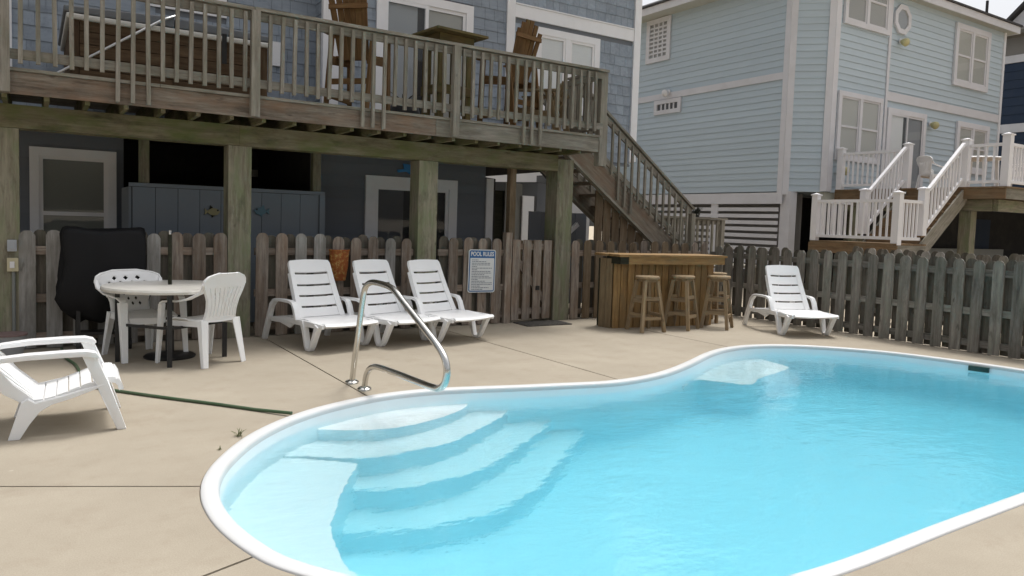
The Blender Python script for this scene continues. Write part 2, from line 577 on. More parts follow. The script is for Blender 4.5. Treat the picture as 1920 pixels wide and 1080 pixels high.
def bx(name, x0, x1, y0, y1, z0, z1, mat, parent):
    """axis-aligned board, grain along its longest side"""
    d = (x1 - x0, y1 - y0, z1 - z0)
    c = ((x0 + x1) / 2, (y0 + y1) / 2, (z0 + z1) / 2)
    k = max(range(3), key=lambda i: d[i])
    if k == 0:
        return plank(name, (x0, c[1], c[2]), (x1, c[1], c[2]), d[1], d[2], mat, parent, (0, 0, 1))
    if k == 1:
        return plank(name, (c[0], y0, c[2]), (c[0], y1, c[2]), d[0], d[2], mat, parent, (0, 0, 1))
    return plank(name, (c[0], c[1], z0), (c[0], c[1], z1), d[0], d[1], mat, parent, (0, 1, 0))

def copy_tree(o, parent=None):
    c = o.copy()
    COL.objects.link(c)
    c.parent = parent
    for ch in o.children:
        copy_tree(ch, c)
    return c

def rounded_picket(L, w, t):
    """picket along X, rounded (dog-eared) at +X"""
    h = w / 2
    poly = [(-L / 2, -h), (L / 2 - 0.055, -h), (L / 2 - 0.018, -h * 0.72), (L / 2, -h * 0.32), (L / 2, h * 0.32), (L / 2 - 0.018, h * 0.72), (L / 2 - 0.055, h), (-L / 2, h)]
    return MB().prism(poly, 'xy', -t / 2, t / 2)

def clapboard(L, w, t):
    """lapped board along X: thick at its lower edge (-Y), thin at the top; outside face is +Z"""
    mb = MB()
    prof = [(-w / 2, -t / 2), (-w / 2, t / 2), (w / 2, -t / 2 + 0.003), (w / 2, -t / 2)]
    return mb.rings([[Vector((x, a, b)) for a, b in prof] for x in (-L / 2, L / 2)])

# ---------------------------------------------------------------- ground, pool deck
DX0, DX1, DY0, DY1 = -5.0, 10.05, -2.5, 9.25
g = MB()
B = 600
for x0, x1, y0, y1 in ((-B, B, DY1, B), (-B, B, -B, DY0), (-B, DX0, DY0, DY1), (DX1, B, DY0, DY1)):
    g.add([(x0, y0, -0.06), (x1, y0, -0.06), (x1, y1, -0.06), (x0, y1, -0.06)], [(0, 1, 2, 3)])
ground = build('sand_ground', g, M['sand'], origin=(0, 0, 0))
tag(ground, kind='structure')

OUT = [(0.88, 2.9), (0.77, 3.15), (0.70, 3.49), (0.69, 3.81), (0.72, 4.05), (0.78, 4.27), (0.9, 4.53), (1.13, 4.89), (1.42, 5.19), (1.75, 5.42),
       (2.08, 5.56), (2.36, 5.64), (2.75, 5.66), (3.16, 5.58), (3.57, 5.46), (4.03, 5.35), (4.45, 5.25), (4.88, 5.27), (5.36, 5.40), (5.96, 5.67),
       (6.57, 5.98), (7.1, 6.15), (7.63, 6.16), (8.09, 5.98), (8.44, 5.70), (8.79, 5.29), (9.0, 4.82), (9.13, 4.32), (9.22, 3.77), (9.2, 3.15),
       (9.02, 2.6), (8.7, 2.2), (8.2, 1.93), (7.6, 1.82), (6.8, 1.80), (5.6, 1.80), (4.58, 1.80), (3.7, 1.80), (2.91, 1.79), (2.3, 1.86), (1.75, 2.05), (1.25, 2.4)]

def smooth_loop(pts, n=5):
    out = []
    k = len(pts)
    for i in range(k):
        p0, p1, p2, p3 = (Vector(pts[(i + j - 1) % k]) for j in range(4))
        for q in range(n):
            t = q / n
            out.append(0.5 * ((2 * p1) + (p2 - p0) * t + (2 * p0 - 5 * p1 + 4 * p2 - p3) * t * t + (3 * p1 - p0 - 3 * p2 + p3) * t ** 3))
    # evenly relaxed
    for _ in range(3):
        out = [(out[i - 1] + out[i] * 2 + out[(i + 1) % len(out)]) / 4 for i in range(len(out))]
    return out

LOOP = smooth_loop(OUT)
NL = len(LOOP)
NRM = []
for i in range(NL):
    d = (LOOP[(i + 1) % NL] - LOOP[i - 1]).normalized()
    NRM.append(Vector((d.y, -d.x)))       # loop runs clockwise: this points inwards
cen = Vector((5.0, 3.7))
if sum(1 for i in range(NL) if NRM[i].dot(cen - LOOP[i]) > 0) < NL / 2:
    NRM = [-x for x in NRM]

def off(d):
    return [LOOP[i] + NRM[i] * d for i in range(NL)]

def deck_sheet(z, outer, hole):
    bm = bmesh.new()
    def ring(ps):
        vs = [bm.verts.new((p[0], p[1], z)) for p in ps]
        return [bm.edges.new((vs[i], vs[(i + 1) % len(vs)])) for i in range(len(vs))]
    es = ring(outer) + ring(hole)
    bmesh.ops.triangle_fill(bm, use_beauty=True, use_dissolve=False, edges=es)
    return bm

pool_deck = thing('pool_deck', None, None)
pool_deck['kind'] = 'structure'
rect = [(DX0, DY0), (DX1, DY0), (DX1, DY1), (DX0, DY1)]
bm = deck_sheet(-0.018, rect, off(0.03))
me = bpy.data.meshes.new('joint_filler')
bm.to_mesh(me); bm.free()
me.materials.append(M['joint'])
jf = bpy.data.objects.new('joint_filler', me)
COL.objects.link(jf); jf.parent = pool_deck

# joints: lines across the slab; each slab piece is the sheet cut down to one cell
gap = 0.008
Vx = [(-1.9, 0), (0.62, 1), (2.275, 2), (4.66, 3), (7.05, 4)]      # joints running away from the house (x at a reference)
def cell(conds, nm='concrete_slab'):
    bm = deck_sheet(0.0, rect, LOOP)
    for co, no in conds:
        geom = bm.verts[:] + bm.edges[:] + bm.faces[:]
        bmesh.ops.bisect_plane(bm, geom=geom, dist=1e-5, plane_co=(*co, 0), plane_no=(*no, 0), clear_outer=True)
    if not bm.faces:
        bm.free(); return
    ext = bmesh.ops.extrude_face_region(bm, geom=bm.faces[:])
    vs = [x for x in ext['geom'] if isinstance(x, bmesh.types.BMVert)]
    bmesh.ops.translate(bm, verts=vs, vec=(0, 0, -0.1))
    bmesh.ops.recalc_face_normals(bm, faces=bm.faces)
    me = bpy.data.meshes.new(nm)
    bm.to_mesh(me); bm.free()
    me.materials.append(M['concrete'])
    o = bpy.data.objects.new(nm, me)
    COL.objects.link(o); o.parent = pool_deck
def left_of(x, sl=0.0): return ((x - gap, 4), Vector((1, sl)).normalized())
def right_of(x, sl=0.0): return ((x + gap, 4), -Vector((1, sl)).normalized())
def below(y): return ((0, y - gap), Vector((0.46, 0.88)).normalized())
def above(y): return ((0, y + gap), -Vector((0.46, 0.88)).normalized())
def lowy(y): return ((0, y - gap), Vector((0, 1)))
def hiy(y): return ((0, y + gap), Vector((0, -1)))
# left side strip, cut by the joint that runs to the pool's left end and by one near the camera
cell([left_of(2.28, 0.0), above(4.50)])
cell([left_of(2.28, 0.0), below(4.50), ((0.70, 3.1), Vector((-0.36, -0.93)).normalized())] if False else [left_of(2.28), below(4.50), ((0.66, 3.105 + gap), Vector((-0.35, 0.94)).normalized() * -1)])
cell([left_of(2.28), below(4.50), ((0.66, 3.105 - gap), Vector((-0.35, 0.94)).normalized())])
cell([right_of(2.28), left_of(4.66, 0.02), hiy(3.6)])
cell([right_of(4.66, 0.02), left_of(7.2), hiy(3.6)])
cell([right_of(7.2), hiy(3.6)])
cell([right_of(2.28), left_of(5.2), lowy(3.6)])
cell([right_of(5.2), lowy(3.6)])

# ---------------------------------------------------------------- swimming pool
WL = -0.088
pool = thing('swimming_pool', 'kidney shaped swimming pool of bright turquoise water with white rim and curved steps', 'pool', (5, 3.7, 0))
def ring3(d, z):
    return [Vector((p.x, p.y, z)) for p in off(d)]
cp = MB()
prof = [(0.004, -0.03), (0.004, 0.004), (0.010, 0.010), (0.030, 0.0125), (0.078, 0.0125), (0.091, 0.006), (0.096, -0.012), (0.097, -0.06)]
cp.rings([ring3(d, z) for d, z in prof], cap=False)
build('coping', cp, M['coping'], pool, smooth=50)
sh = MB()
def floor_z(p):
    t = min(max((p.x - 1.5) / 6.5, 0), 1)
    return -1.35 - 0.40 * t ** 1.2
rings = [ring3(0.098, -0.03), ring3(0.105, -0.12), ring3(0.12, -0.5), ring3(0.15, -0.9)]
floor0 = -0.9
base = off(0.15)
for s, fz in ((0.985, 0.72), (0.955, 0.90), (0.90, 0.98), (0.80, 1.0), (0.6, 1.0), (0.4, 1.0), (0.2, 1.0), (0.04, 1.0)):
    ring = []
    for p in base:
        q = cen + (p - cen) * s
        ring.append(Vector((q.x, q.y, -0.9 + (floor_z(q) + 0.9) * fz)))
    rings.append(ring)
sh.rings(rings, cap=False)
sh.f.append(tuple(len(sh.v) - NL + i for i in range(NL)))
build('shell', sh, M['shell'], pool, smooth=60)

def arc_step(name, pts, z, back, zb=-1.9, slope=0.0):
    """a submerged tread: a smooth front edge, running back beyond the wall"""
    P = [Vector(p) for p in pts]
    sm = []
    for i in range(len(P) - 1):
        p0, p1, p2, p3 = P[max(i - 1, 0)], P[i], P[i + 1], P[min(i + 2, len(P) - 1)]
        for q in range(6):
            t = q / 6
            sm.append(0.5 * ((2 * p1) + (p2 - p0) * t + (2 * p0 - 5 * p1 + 4 * p2 - p3) * t * t + (3 * p1 - p0 - 3 * p2 + p3) * t ** 3))
    sm.append(P[-1])
    poly = [(p.x, p.y) for p in sm] + list(back)
    top = MB().prism(poly, 'xy', z - 0.006, z)
    t = build(name, top, M['tread'], pool)
    if slope:
        body = MB()
        body.rings([[Vector((x, y, z - 0.0065)) for x, y in poly], [Vector((x + (x - 6.8) * 0.35, y - slope * 0.35, z - 0.12)) for x, y in poly], [Vector((x + (x - 6.8) * 0.7, y - slope, zb)) for x, y in poly]])
    else:
        body = MB().prism([(x, y) for x, y in poly], 'xy', zb, z - 0.0065)
    build('riser', body, M['step_side'] if name == 'step' or slope else M['shell'], t, smooth=75 if slope else None)
    return t
arc_step('step', [(1.60, 5.42), (1.77, 5.28), (2.04, 5.13), (2.32, 5.08), (2.68, 5.17), (3.00, 5.34), (3.15, 5.5)], -0.20, [(3.15, 5.9), (1.5, 5.9)])
arc_step('step', [(1.15, 5.18), (1.51, 5.00), (1.90, 4.77), (2.23, 4.75), (2.65, 4.83), (3.27, 5.19), (3.5, 5.4)], -0.45, [(3.5, 5.9), (1.1, 5.9)])
arc_step('step', [(1.35, 4.82), (1.78, 4.58), (2.01, 4.46), (2.35, 4.45), (2.80, 4.56), (3.52, 4.99), (3.95, 5.32)], -0.80, [(3.95, 5.9), (1.3, 5.9)])
arc_step('step', [(1.30, 4.46), (1.63, 4.31), (1.90, 4.19), (2.19, 4.11), (2.55, 4.12), (3.04, 4.29), (3.94, 4.97), (4.3, 5.26)], -1.11, [(4.3, 5.9), (1.2, 5.9)])
arc_step('bench', [(1.84, 4.70), (1.62, 4.35), (1.43, 4.0), (1.34, 3.78), (1.28, 3.40), (1.33, 3.12), (1.26, 2.98), (1.10, 2.86)], -0.475, [(0.5, 2.7), (0.4, 5.2), (1.1, 5.2), (1.5, 5.0)])
arc_step('bench', [(5.6, 5.35), (5.97, 5.50), (6.28, 5.10), (6.60, 5.24), (6.87, 5.32), (7.2, 5.40), (7.50, 5.52), (7.6, 5.9)], -0.45, [(7.7, 6.5), (5.5, 6.5)])
sk = MB().box(-0.10, 0.10, -0.03, 0.03, -0.028, 0.028)
o = build('skimmer', sk, M['skimmer'], pool)
o.location = Vector((9.035, 4.14, -0.045)) - Vector((5, 3.7, 0)); o.rotation_euler = (0, 0, R(-75))
rj = MB().lathe([(0.0, 0), (0.028, 0), (0.028, 0.02), (0.018, 0.025), (0.0, 0.025)], 14)
o = build('return_fitting', rj, M['black'], pool)
o.location = Vector((0.845, 4.22, -0.22)) - Vector((5, 3.7, 0)); o.rotation_euler = (0, R(90), 0)

wt = MB()
wt.rings([ring3(0.085, WL), ring3(0.05, -2.2)], cap=True)
water = build('water', wt, M['water'])
tag(water, kind='structure')

# ---------------------------------------------------------------- fences
PIT = 0.232
def fence_run(root, axis, start, end, plane, matf, inner, H=1.215, skip=(), dz=0.0, seed=1, jit=0.006, back=True, rails=(0.12, 0.52, 1.01), posts=()):
    """shadow-box fence: pickets on both faces of three rails. axis 'x' or 'y'; inner = sign of the side seen from the pool"""
    r = random.Random(seed)
    n = int((end - start) / PIT) + 1
    def P(a, off_, z):
        return (a, plane + off_, z) if axis == 'x' else (plane + off_, a, z)
    upn = (0, 1, 0) if axis == 'x' else (1, 0, 0)
    for k in range(n + 1):
        for side in (0, 1):
            a = start + k * PIT + (PIT / 2 if side else 0)
            if a > end or any(s0 < a < s1 for s0, s1 in skip): continue
            if side and not back: continue
            offn = inner * (0.03 if not side else -0.042)
            h = H + r.uniform(-0.022, 0.018)
            mt = matf(a, side, r) if not side else M['fence_back_shade']
            o = plank('picket', P(a, offn, 0.01 + dz), P(a, offn, round(h, 2) + dz), 0.14, 0.018, mt, root, upn, jit, rounded_picket)
            o.scale = (1, r.uniform(0.92, 1.06), 1)
    for z in rails:
        segs = []
        s = start - 0.1
        for s0, s1 in sorted(skip) + [(end + 0.1, None)]:
            if s0 > s: segs.append((s, s0))
            if s1 is None: break
            s = s1
        for s0, s1 in segs:
            plank('rail', P(s0, -inner * 0.006, z + dz), P(s1, -inner * 0.006, z + dz), 0.04, 0.085, M['fence_wood'] if axis == 'x' else M['fence_grey'], root)
    for a in posts:
        plank('fence_post', P(a, -inner * 0.11, -0.05), P(a, -inner * 0.11, H - 0.05), 0.09, 0.09, M['fence_grey'], root, upn)

back_fence = thing('picket_fence', 'weathered grey brown picket fence under the wooden deck behind the loungers', 'fence', (2, 8.98, 0))
def bf(a, side, r):
    if side == 0 and (a < 1.2): return M['fence_pale']
    if 1.3 < a < 1.9: return M['fence_wood']
    if a < 4.4 and r.random() < 0.65: return M['fence_pale'] if side == 0 else M['fence_grey']
    return M['fence_wood']
fence_run(back_fence, 'x', -0.05 - PIT * 6, 5.56, 8.985, bf, -1, skip=[(-0.42, -0.10), (1.84, 2.19), (4.23, 4.60)], seed=3)
plank('fence_post', (5.70, 8.97, -0.05), (5.70, 8.97, 1.30), 0.10, 0.10, M['fence_wood'], back_fence, (0, 1, 0))

gate = thing('gate', 'flat topped wooden gate with a diagonal brace beside the pool rules sign', 'gate', (6.1, 8.96, 0))
gx = [5.84, 6.03, 6.21, 6.39]
for i, x in enumerate(gx):
    plank('board', (x, 8.945, 0.04), (x, 8.945, 1.20), 0.13, 0.02, M['fence_wood'], gate, (0, 1, 0), 0.003)
for x in (5.93, 6.12, 6.30, 6.47):
    plank('board', (x, 9.012, 0.04), (x, 9.012, 1.19), 0.13, 0.02, M['skirt_wood'], gate, (0, 1, 0), 0.003)
for z in (0.16, 1.10):
    plank('rail', (5.77, 8.978, z), (6.46, 8.978, z), 0.04, 0.09, M['fence_wood'], gate)
plank('brace', (5.82, 8.978, 0.98), (6.42, 8.978, 0.24), 0.04, 0.09, M['fence_wood'], gate)
build('latch', MB().box(6.19, 6.25, 8.915, 8.935, 0.47, 0.53), M['black'], gate)

mid_fence = thing('picket_fence', 'brown picket fence behind the wooden pool bar', 'fence', (8.3, 8.98, 0))
fence_run(mid_fence, 'x', 6.92, 9.72, 8.985, lambda a, s, r: M['skirt_wood'] if r.random() < 0.4 else M['fence_wood'], -1, H=1.20, seed=5)

right_fence = thing('picket_fence', 'grey weathered picket fence along the right side of the pool', 'fence', (9.9, 6, 0))
fence_run(right_fence, 'y', 1.6, 8.9, 9.92, lambda a, s, r: M['fence_grey'], -1, H=1.18, seed=9, jit=0.012, posts=(2.2, 4.6, 7.0, 8.9))

far_fence = thing('picket_fence', 'faded picket fence of the next lot seen above the right fence', 'fence', (12.3, 6, 0))
fence_run(far_fence, 'y', 4.0, 7.9, 12.3, lambda a, s, r: M['fence_pale'] if r.random() < 0.4 else M['fence_grey'], -1, H=1.20, seed=12, back=True)

# ---------------------------------------------------------------- wooden deck of the house
deck = thing('wooden_deck', 'weathered raised wooden deck on tall posts with baluster railing', 'deck', (3, 9.5, 0))
for x0, x1, nm in ((-0.42, -0.11, 0), (1.885, 2.14, 1), (4.28, 4.555, 2), (6.53, 6.82, 3)):
    plank('post', ((x0 + x1) / 2, 8.95 + (x1 - x0) / 2, -0.05), ((x0 + x1) / 2, 8.95 + (x1 - x0) / 2, 2.222 if nm < 3 else 2.40), x1 - x0, x1 - x0, M['pile_wood'], deck, (0, 1, 0))
for (x0, x1) in ((-3, 2.0), (2.003, 6.52)):
    bx('beam', x0, x1, 8.935, 9.02, 2.225, 2.455, M['beam_wood'], deck)
    bx('beam', x0, x1, 9.13, 9.2, 2.225, 2.452, M['beam_wood'], deck)
for k in range(30):
    x = -2.94 + 0.338 * k
    if x < 6.8:
        bx('joist', x, x + 0.042, 8.462, 10.70, 2.458, 2.685, M['beam_wood'], deck)
for x0, x1 in ((-3.0, -0.5), (-0.497, 4.24), (4.244, 6.87)):
    bx('rim_board', x0, x1, 8.42, 8.46, 2.495, 2.70, M['rim_wood'] if x1 < 6 else M['rail_wood'], deck)
bx('rim_board', 6.83, 6.87, 8.463, 9.25, 2.495, 2.70, M['rail_wood'], deck)
y = 8.40
while y < 10.72:
    for x0, x1 in ((-3.0, 1.1), (1.104, 6.88)):
        bx('floor_board', x0, x1, y, y + 0.138, 2.703, 2.735, M['rail_wood'], deck)
    y += 0.145
# railing along the front
railing = deck
bx('rail_cap', -3, 2.02, 8.365, 8.505, 3.625, 3.66, M['rail_wood'], deck)
bx('rail_cap', 2.025, 6.96, 8.365, 8.505, 3.630, 3.665, M['rail_wood'], deck)
bx('top_rail', -3, 6.9, 8.402, 8.440, 3.53, 3.622, M['rail_wood'], deck)
bx('bottom_rail', -3, 6.9, 8.402, 8.440, 2.815, 2.905, M['rail_wood'], deck)
LONG = {0.7, 0.83, 0.96, 3.24, 3.38, 3.51, 5.55, 5.68, 5.82}
xs = [-0.08 + 0.1335 * k for k in range(-8, 52)]
for k in range(-8, 52):
    x = -0.08 + 0.1335 * k
    if any(abs(x - c) < 0.075 for c in (2.03, 4.48, -0.21, 6.87)): continue
    lng = (k % 19) in (6, 7, 8) if k >= 0 else False
    lng = any(abs(x - c) < 0.07 for c in (0.72, 0.855, 0.99, 3.25, 3.385, 3.52, 5.53, 5.66, 5.79))
    z0 = 2.51 if lng else 2.775 + rnd.uniform(-0.012, 0.012)
    plank('baluster', (x + rnd.uniform(-.006, .006), 8.381, round(z0, 2)), (x + rnd.uniform(-.006, .006), 8.381, 3.60), 0.038, 0.038, M['rail_wood'], deck, (0, 1, 0), 0.004)
for x, b in ((-0.21, 2.5), (2.03, 2.5), (4.48, 2.5)):
    plank('rail_post', (x, 8.375, b), (x, 8.375, 3.622), 0.09, 0.088, M['rail_wood'], deck, (0, 1, 0))
plank('rail_post', (6.91, 8.46, 2.30), (6.91, 8.46, 3.622), 0.115, 0.115, M['rail_wood'], deck, (0, 1, 0))
# end railing
bx('rail_cap', 6.85, 6.97, 8.512, 9.22, 3.63, 3.664, M['rail_wood'], deck)
bx('top_rail', 6.862, 6.90, 8.52, 9.2, 3.53, 3.622, M['rail_wood'], deck)
bx('bottom_rail', 6.862, 6.90, 8.52, 9.2, 2.815, 2.905, M['rail_wood'], deck)
for k in range(5):
    plank('baluster', (6.925, 8.62 + 0.125 * k, 2.78), (6.925, 8.62 + 0.125 * k, 3.6), 0.038, 0.038, M['rail_wood'], deck, (0, 1, 0), 0.004)
plank('rail_post', (6.91, 9.24, 2.5), (6.91, 9.24, 3.62), 0.09, 0.09, M['rail_wood'], deck, (0, 1, 0))
# posts between the storage front and the deck above
for x in (1.165, 3.335):
    plank('post', (x, 10.30, 1.79), (x, 10.30, 2.456), 0.11, 0.11, M['pile_wood'], deck, (0, 1, 0))
plank('post', (5.95, 9.3, 0), (5.95, 9.3, 2.456), 0.10, 0.10, M['skirt_wood'], deck, (0, 1, 0))

# ---------------------------------------------------------------- stairs down from the deck
stairs = thing('wooden_staircase', 'wooden staircase with baluster handrail descending right from the deck', 'stairs', (8.3, 9.8, 0))
SL = -0.715
def sz(x): return 2.60 + SL * (x - 7.36)      # upper edge of the stringer
dvec = Vector((1, 0, SL)).normalized()
nv = Vector((-SL, 0, 1)).normalized()
for yy in (9.30, 10.25):
    a = Vector((7.0, yy, sz(7.0))) - nv * 0.15
    b = Vector((10.1, yy, sz(10.1))) - nv * 0.15
    plank('stringer', a, b, 0.045, 0.30, M['stair_wood'], stairs, nv)
    plank('stringer_cap', a - nv * 0.172, b - nv * 0.172, 0.11, 0.04, M['rail_wood'], stairs, nv)
n_t = 11
for k in range(n_t):
    x = 7.16 + k * 0.262
    z = 2.53 - k * 0.1873
    if z < 0.72: break
    bx('tread', x - 0.02, x + 0.25, 9.33, 10.22, z - 0.04, z, M['stair_wood'], stairs)
for yy in (9.255, 10.30):
    t0 = Vector((7.0, yy + 0.02, sz(7.0) + 0.80)); t1 = Vector((9.68, yy + 0.02, sz(9.68) + 0.80))
    plank('handrail', t0 + nv * 0.05, t1 + nv * 0.05, 0.10, 0.035, M['rail_wood'], stairs, nv)
    plank('top_rail', t0 - nv * 0.03, t1 - nv * 0.03, 0.038, 0.09, M['rail_wood'], stairs, nv)
    plank('bottom_rail', t0 - Vector((0, 0, 0.68)), t1 - Vector((0, 0, 0.68)), 0.038, 0.09, M['rail_wood'], stairs, nv)
    for k in range(18):
        x = 7.08 + 0.145 * k
        lng = k in (6, 7, 8, 15)
        zt = sz(x) + 0.78
        plank('baluster', (x, yy - 0.012, round(zt - (1.10 if lng else 0.80), 2)), (x, yy - 0.012, round(zt, 2)), 0.036, 0.036, M['rail_wood'], stairs, (0, 1, 0), 0.004)
    plank('newel_post', (9.70, yy + 0.02, 0.0), (9.70, yy + 0.02, 1.70), 0.095, 0.095, M['rail_wood'], stairs, (0, 1, 0))
for k, x in enumerate((7.70, 7.875, 8.06, 8.245, 8.42, 8.60)):
    plank('skirt_board', (x, 9.40, 0.0), (x, 9.40, round(sz(x) - 0.36, 2)), 0.15, 0.02, M['skirt_wood'], stairs, (0, 1, 0), 0.004)

landing = thing('wooden_landing', 'small grey wooden landing with flat topped railing at the foot of the staircase', 'landing', (10.7, 10.2, 0))
bx('floor_panel', 9.74, 11.72, 9.28, 10.35, 0.74, 0.78, M['rail_wood'], landing)
bx('rail_cap', 9.77, 11.76, 10.27, 10.42, 1.63, 1.665, M['rail_wood'], landing)
bx('bottom_rail', 9.77, 11.7, 10.33, 10.37, 0.86, 0.95, M['rail_wood'], landing)
bx('top_rail', 9.77, 11.7, 10.33, 10.37, 1.53, 1.625, M['rail_wood'], landing)
for k in range(14):
    plank('baluster', (9.85 + 0.138 * k, 10.31, 0.80), (9.85 + 0.138 * k, 10.31, 1.6), 0.04, 0.036, M['rail_wood'], landing, (0, 1, 0), 0.004)
plank('rail_post', (11.67, 10.35, 0), (11.67, 10.35, 1.625), 0.1, 0.1, M['rail_wood'], landing, (0, 1, 0))
plank('rail_post', (9.80, 10.45, 0), (9.80, 10.45, 1.625), 0.1, 0.1, M['rail_wood'], landing, (0, 1, 0))
for x in (9.85, 11.6):
    plank('post', (x, 9.33, 0), (x, 9.33, 0.74), 0.1, 0.1, M['rail_wood'], landing, (0, 1, 0))

# ---------------------------------------------------------------- shingled beach house
house = thing('beach_house', 'grey blue shingled beach house with white trim standing behind the wooden deck', 'house', (3.5, 12, 0))
YW, YR, XC = 10.75, 11.15, 3.58        # main wall, recessed wall, x of the inside corner
build('wall', MB().box(XC, 9.50, YW, YW + 0.2, 2.60, 7.2), M['slate_siding'], house)
build('wall', MB().box(-4, XC - 0.001, YR, YR + 0.2, 2.60, 7.2), M['slate_siding'], house)
build('wall', MB().box(XC + 0.001, XC + 0.19, YW + 0.201, YR + 0.3, 2.60, 7.2), M['slate_siding'], house)
build('wall', MB().box(9.30, 9.498, YW + 0.21, 14.6, 2.6, 7.2), M['slate_siding'], house)
build('wall', MB().box(-4, 9.498, 14.61, 14.8, 2.6, 7.2), M['slate_siding'], house)
build('roof', MB().prism([(10.2, 7.2), (15.1, 7.2), (12.65, 9.0)], 'yz', -4.4, 9.9), M['roof'], house)
def shingle(L, w, t):
    return clapboard(L, w, t)
def shingle_mesh():
    # unit-wide shingle: local X across, lower edge thick
    return MB().rings([[Vector((x, a, b)) for a, b in ((-0.11, -0.007), (-0.11, 0.011), (0.11, -0.002), (0.11, -0.007))] for x in (-0.5, 0.5)])
EXP = 0.178
def blocked(x, z, w, holes):
    return any(x + w / 2 > h0 and x - w / 2 < h1 and z + 0.17 > g0 and z < g1 for h0, h1, g0, g1 in holes)
SHN = [0]
stuff_shingles = MB()
def shingle_wall(x0, x1, z0, z1, y, holes, axis='x', limit=300, prio=None):
    row = 0
    z = z0
    while z < z1:
        x = x0
        while x < x1 - 0.005:
            w = rnd.choice((0.12, 0.15, 0.18, 0.21, 0.25))
            w = min(w, x1 - x)
            cx = x + w / 2
            x += w
            hs_ = [h for h in holes if cx + w / 2 > h[0] and cx - w / 2 < h[1] and z + 0.2 > h[2] and z < h[3]]
            a0, a1 = cx - w / 2, cx + w / 2
            drop = False
            for h in hs_:
                if a0 >= h[0] - 0.005 and a1 <= h[1] + 0.005: drop = True
                elif a0 < h[0] < a1 and h[2] < z + 0.1 < h[3]: a1 = h[0]
                elif a0 < h[1] < a1 and h[2] < z + 0.1 < h[3]: a0 = h[1]
            if drop or a1 - a0 < 0.02: continue
            zj = z + 0.11 + rnd.uniform(-0.003, 0.003)
            c = ((a0 + a1) / 2, y - 0.008, zj) if axis == 'x' else (y - 0.008 * 0, (a0 + a1) / 2, zj)
            seen = prio is None or prio(c)
            if SHN[0] < limit and seen:
                SHN[0] += 1
                if axis == 'x':
                    rot = Matrix(((1, 0, 0), (0, 0, -1), (0, 1, 0)))
                    piece('shingle', 'shingle', shingle_mesh, c, rot, M['shingle'], house, (a1 - a0 - 0.004, 1, 1))
                else:
                    rot = Matrix(((0, 0, -1), (-1, 0, 0), (0, 1, 0)))
                    piece('shingle', 'shingle', shingle_mesh, c, rot, M['shingle'], house, (a1 - a0 - 0.004, 1, 1))
            else:
                w_ = a1 - a0 - 0.004
                if axis == 'x':
                    pr_ = [(-0.11, 0.007), (-0.11, -0.011), (0.11, 0.002), (0.11, 0.007)]
                    stuff_shingles.rings([[Vector((c[0] + sx * w_ / 2, c[1] + b, c[2] + a)) for a, b in pr_] for sx in (-1, 1)])
                else:
                    pr_ = [(-0.11, 0.007), (-0.11, -0.011), (0.11, 0.002), (0.11, 0.007)]
                    stuff_shingles.rings([[Vector((c[0] + b, c[1] + sx * w_ / 2, c[2] + a)) for a, b in pr_] for sx in (-1, 1)])
        z += EXP
SLD = (4.36, 6.02, 2.6, 4.91)
TWN = (7.22, 8.66, 3.40, 4.80)
hol_R = [SLD, TWN, (6.67, 6.83, 2.5, 7.3), (6.83, 9.5, 4.88, 5.10), (3.57, 3.80, 2.5, 7.3)]
shingle_wall(6.83, 9.49, 2.62, 5.75, YW, hol_R, limit=190)
shingle_wall(3.80, 6.67, 2.62, 5.1, YW, hol_R, limit=235)
hol_L = [(1.25, 2.32, 4.15, 6)]
shingle_wall(-0.20, XC - 0.002, 2.62, 4.75, YR, hol_L, limit=300, prio=lambda c: c[0] < 0.35 or c[0] > 2.35)
shingle_wall(YW + 0.0, YR - 0.01, 2.62, 4.9, XC - 0.008, [], axis='y', limit=300, prio=lambda c: False)
so = build('shingle_field', stuff_shingles, M['shingle'], house)
so['kind'] = 'stuff'
# trim boards
def tb(x0, x1, z0, z1, y=YW, t=0.035, mt=None, nm='trim_board'):
    return bx(nm, x0, x1, y - t, y - 0.001, z0, z1, mt or M['trim'], house)
tb(3.575, 3.785, 2.66, 7.2, t=0.04, nm='corner_board')
bx('corner_board', XC - 0.035, XC - 0.001, YW - 0.041, YW + 0.05, 2.66, 7.2, M['trim'], house)
tb(6.665, 6.825, 2.70, 7.2, t=0.04)
tb(6.827, 9.46, 4.885, 5.095, t=0.038, nm='band_board')
tb(6.827, 9.46, 5.098, 5.12, t=0.05)
tb(9.464, 9.62, 2.66, 7.2, t=0.05, nm='corner_board')
bx('corner_board', 9.505, 9.62, YW + 0.002, YW + 0.15, 2.66, 7.2, M['trim'], house)
tb(-0.275, -0.195, 2.74, 6, y=YR, t=0.05)
tb(2.93, 3.055, 3.60, 3.94, y=YR, t=0.06, nm='outlet_cover')

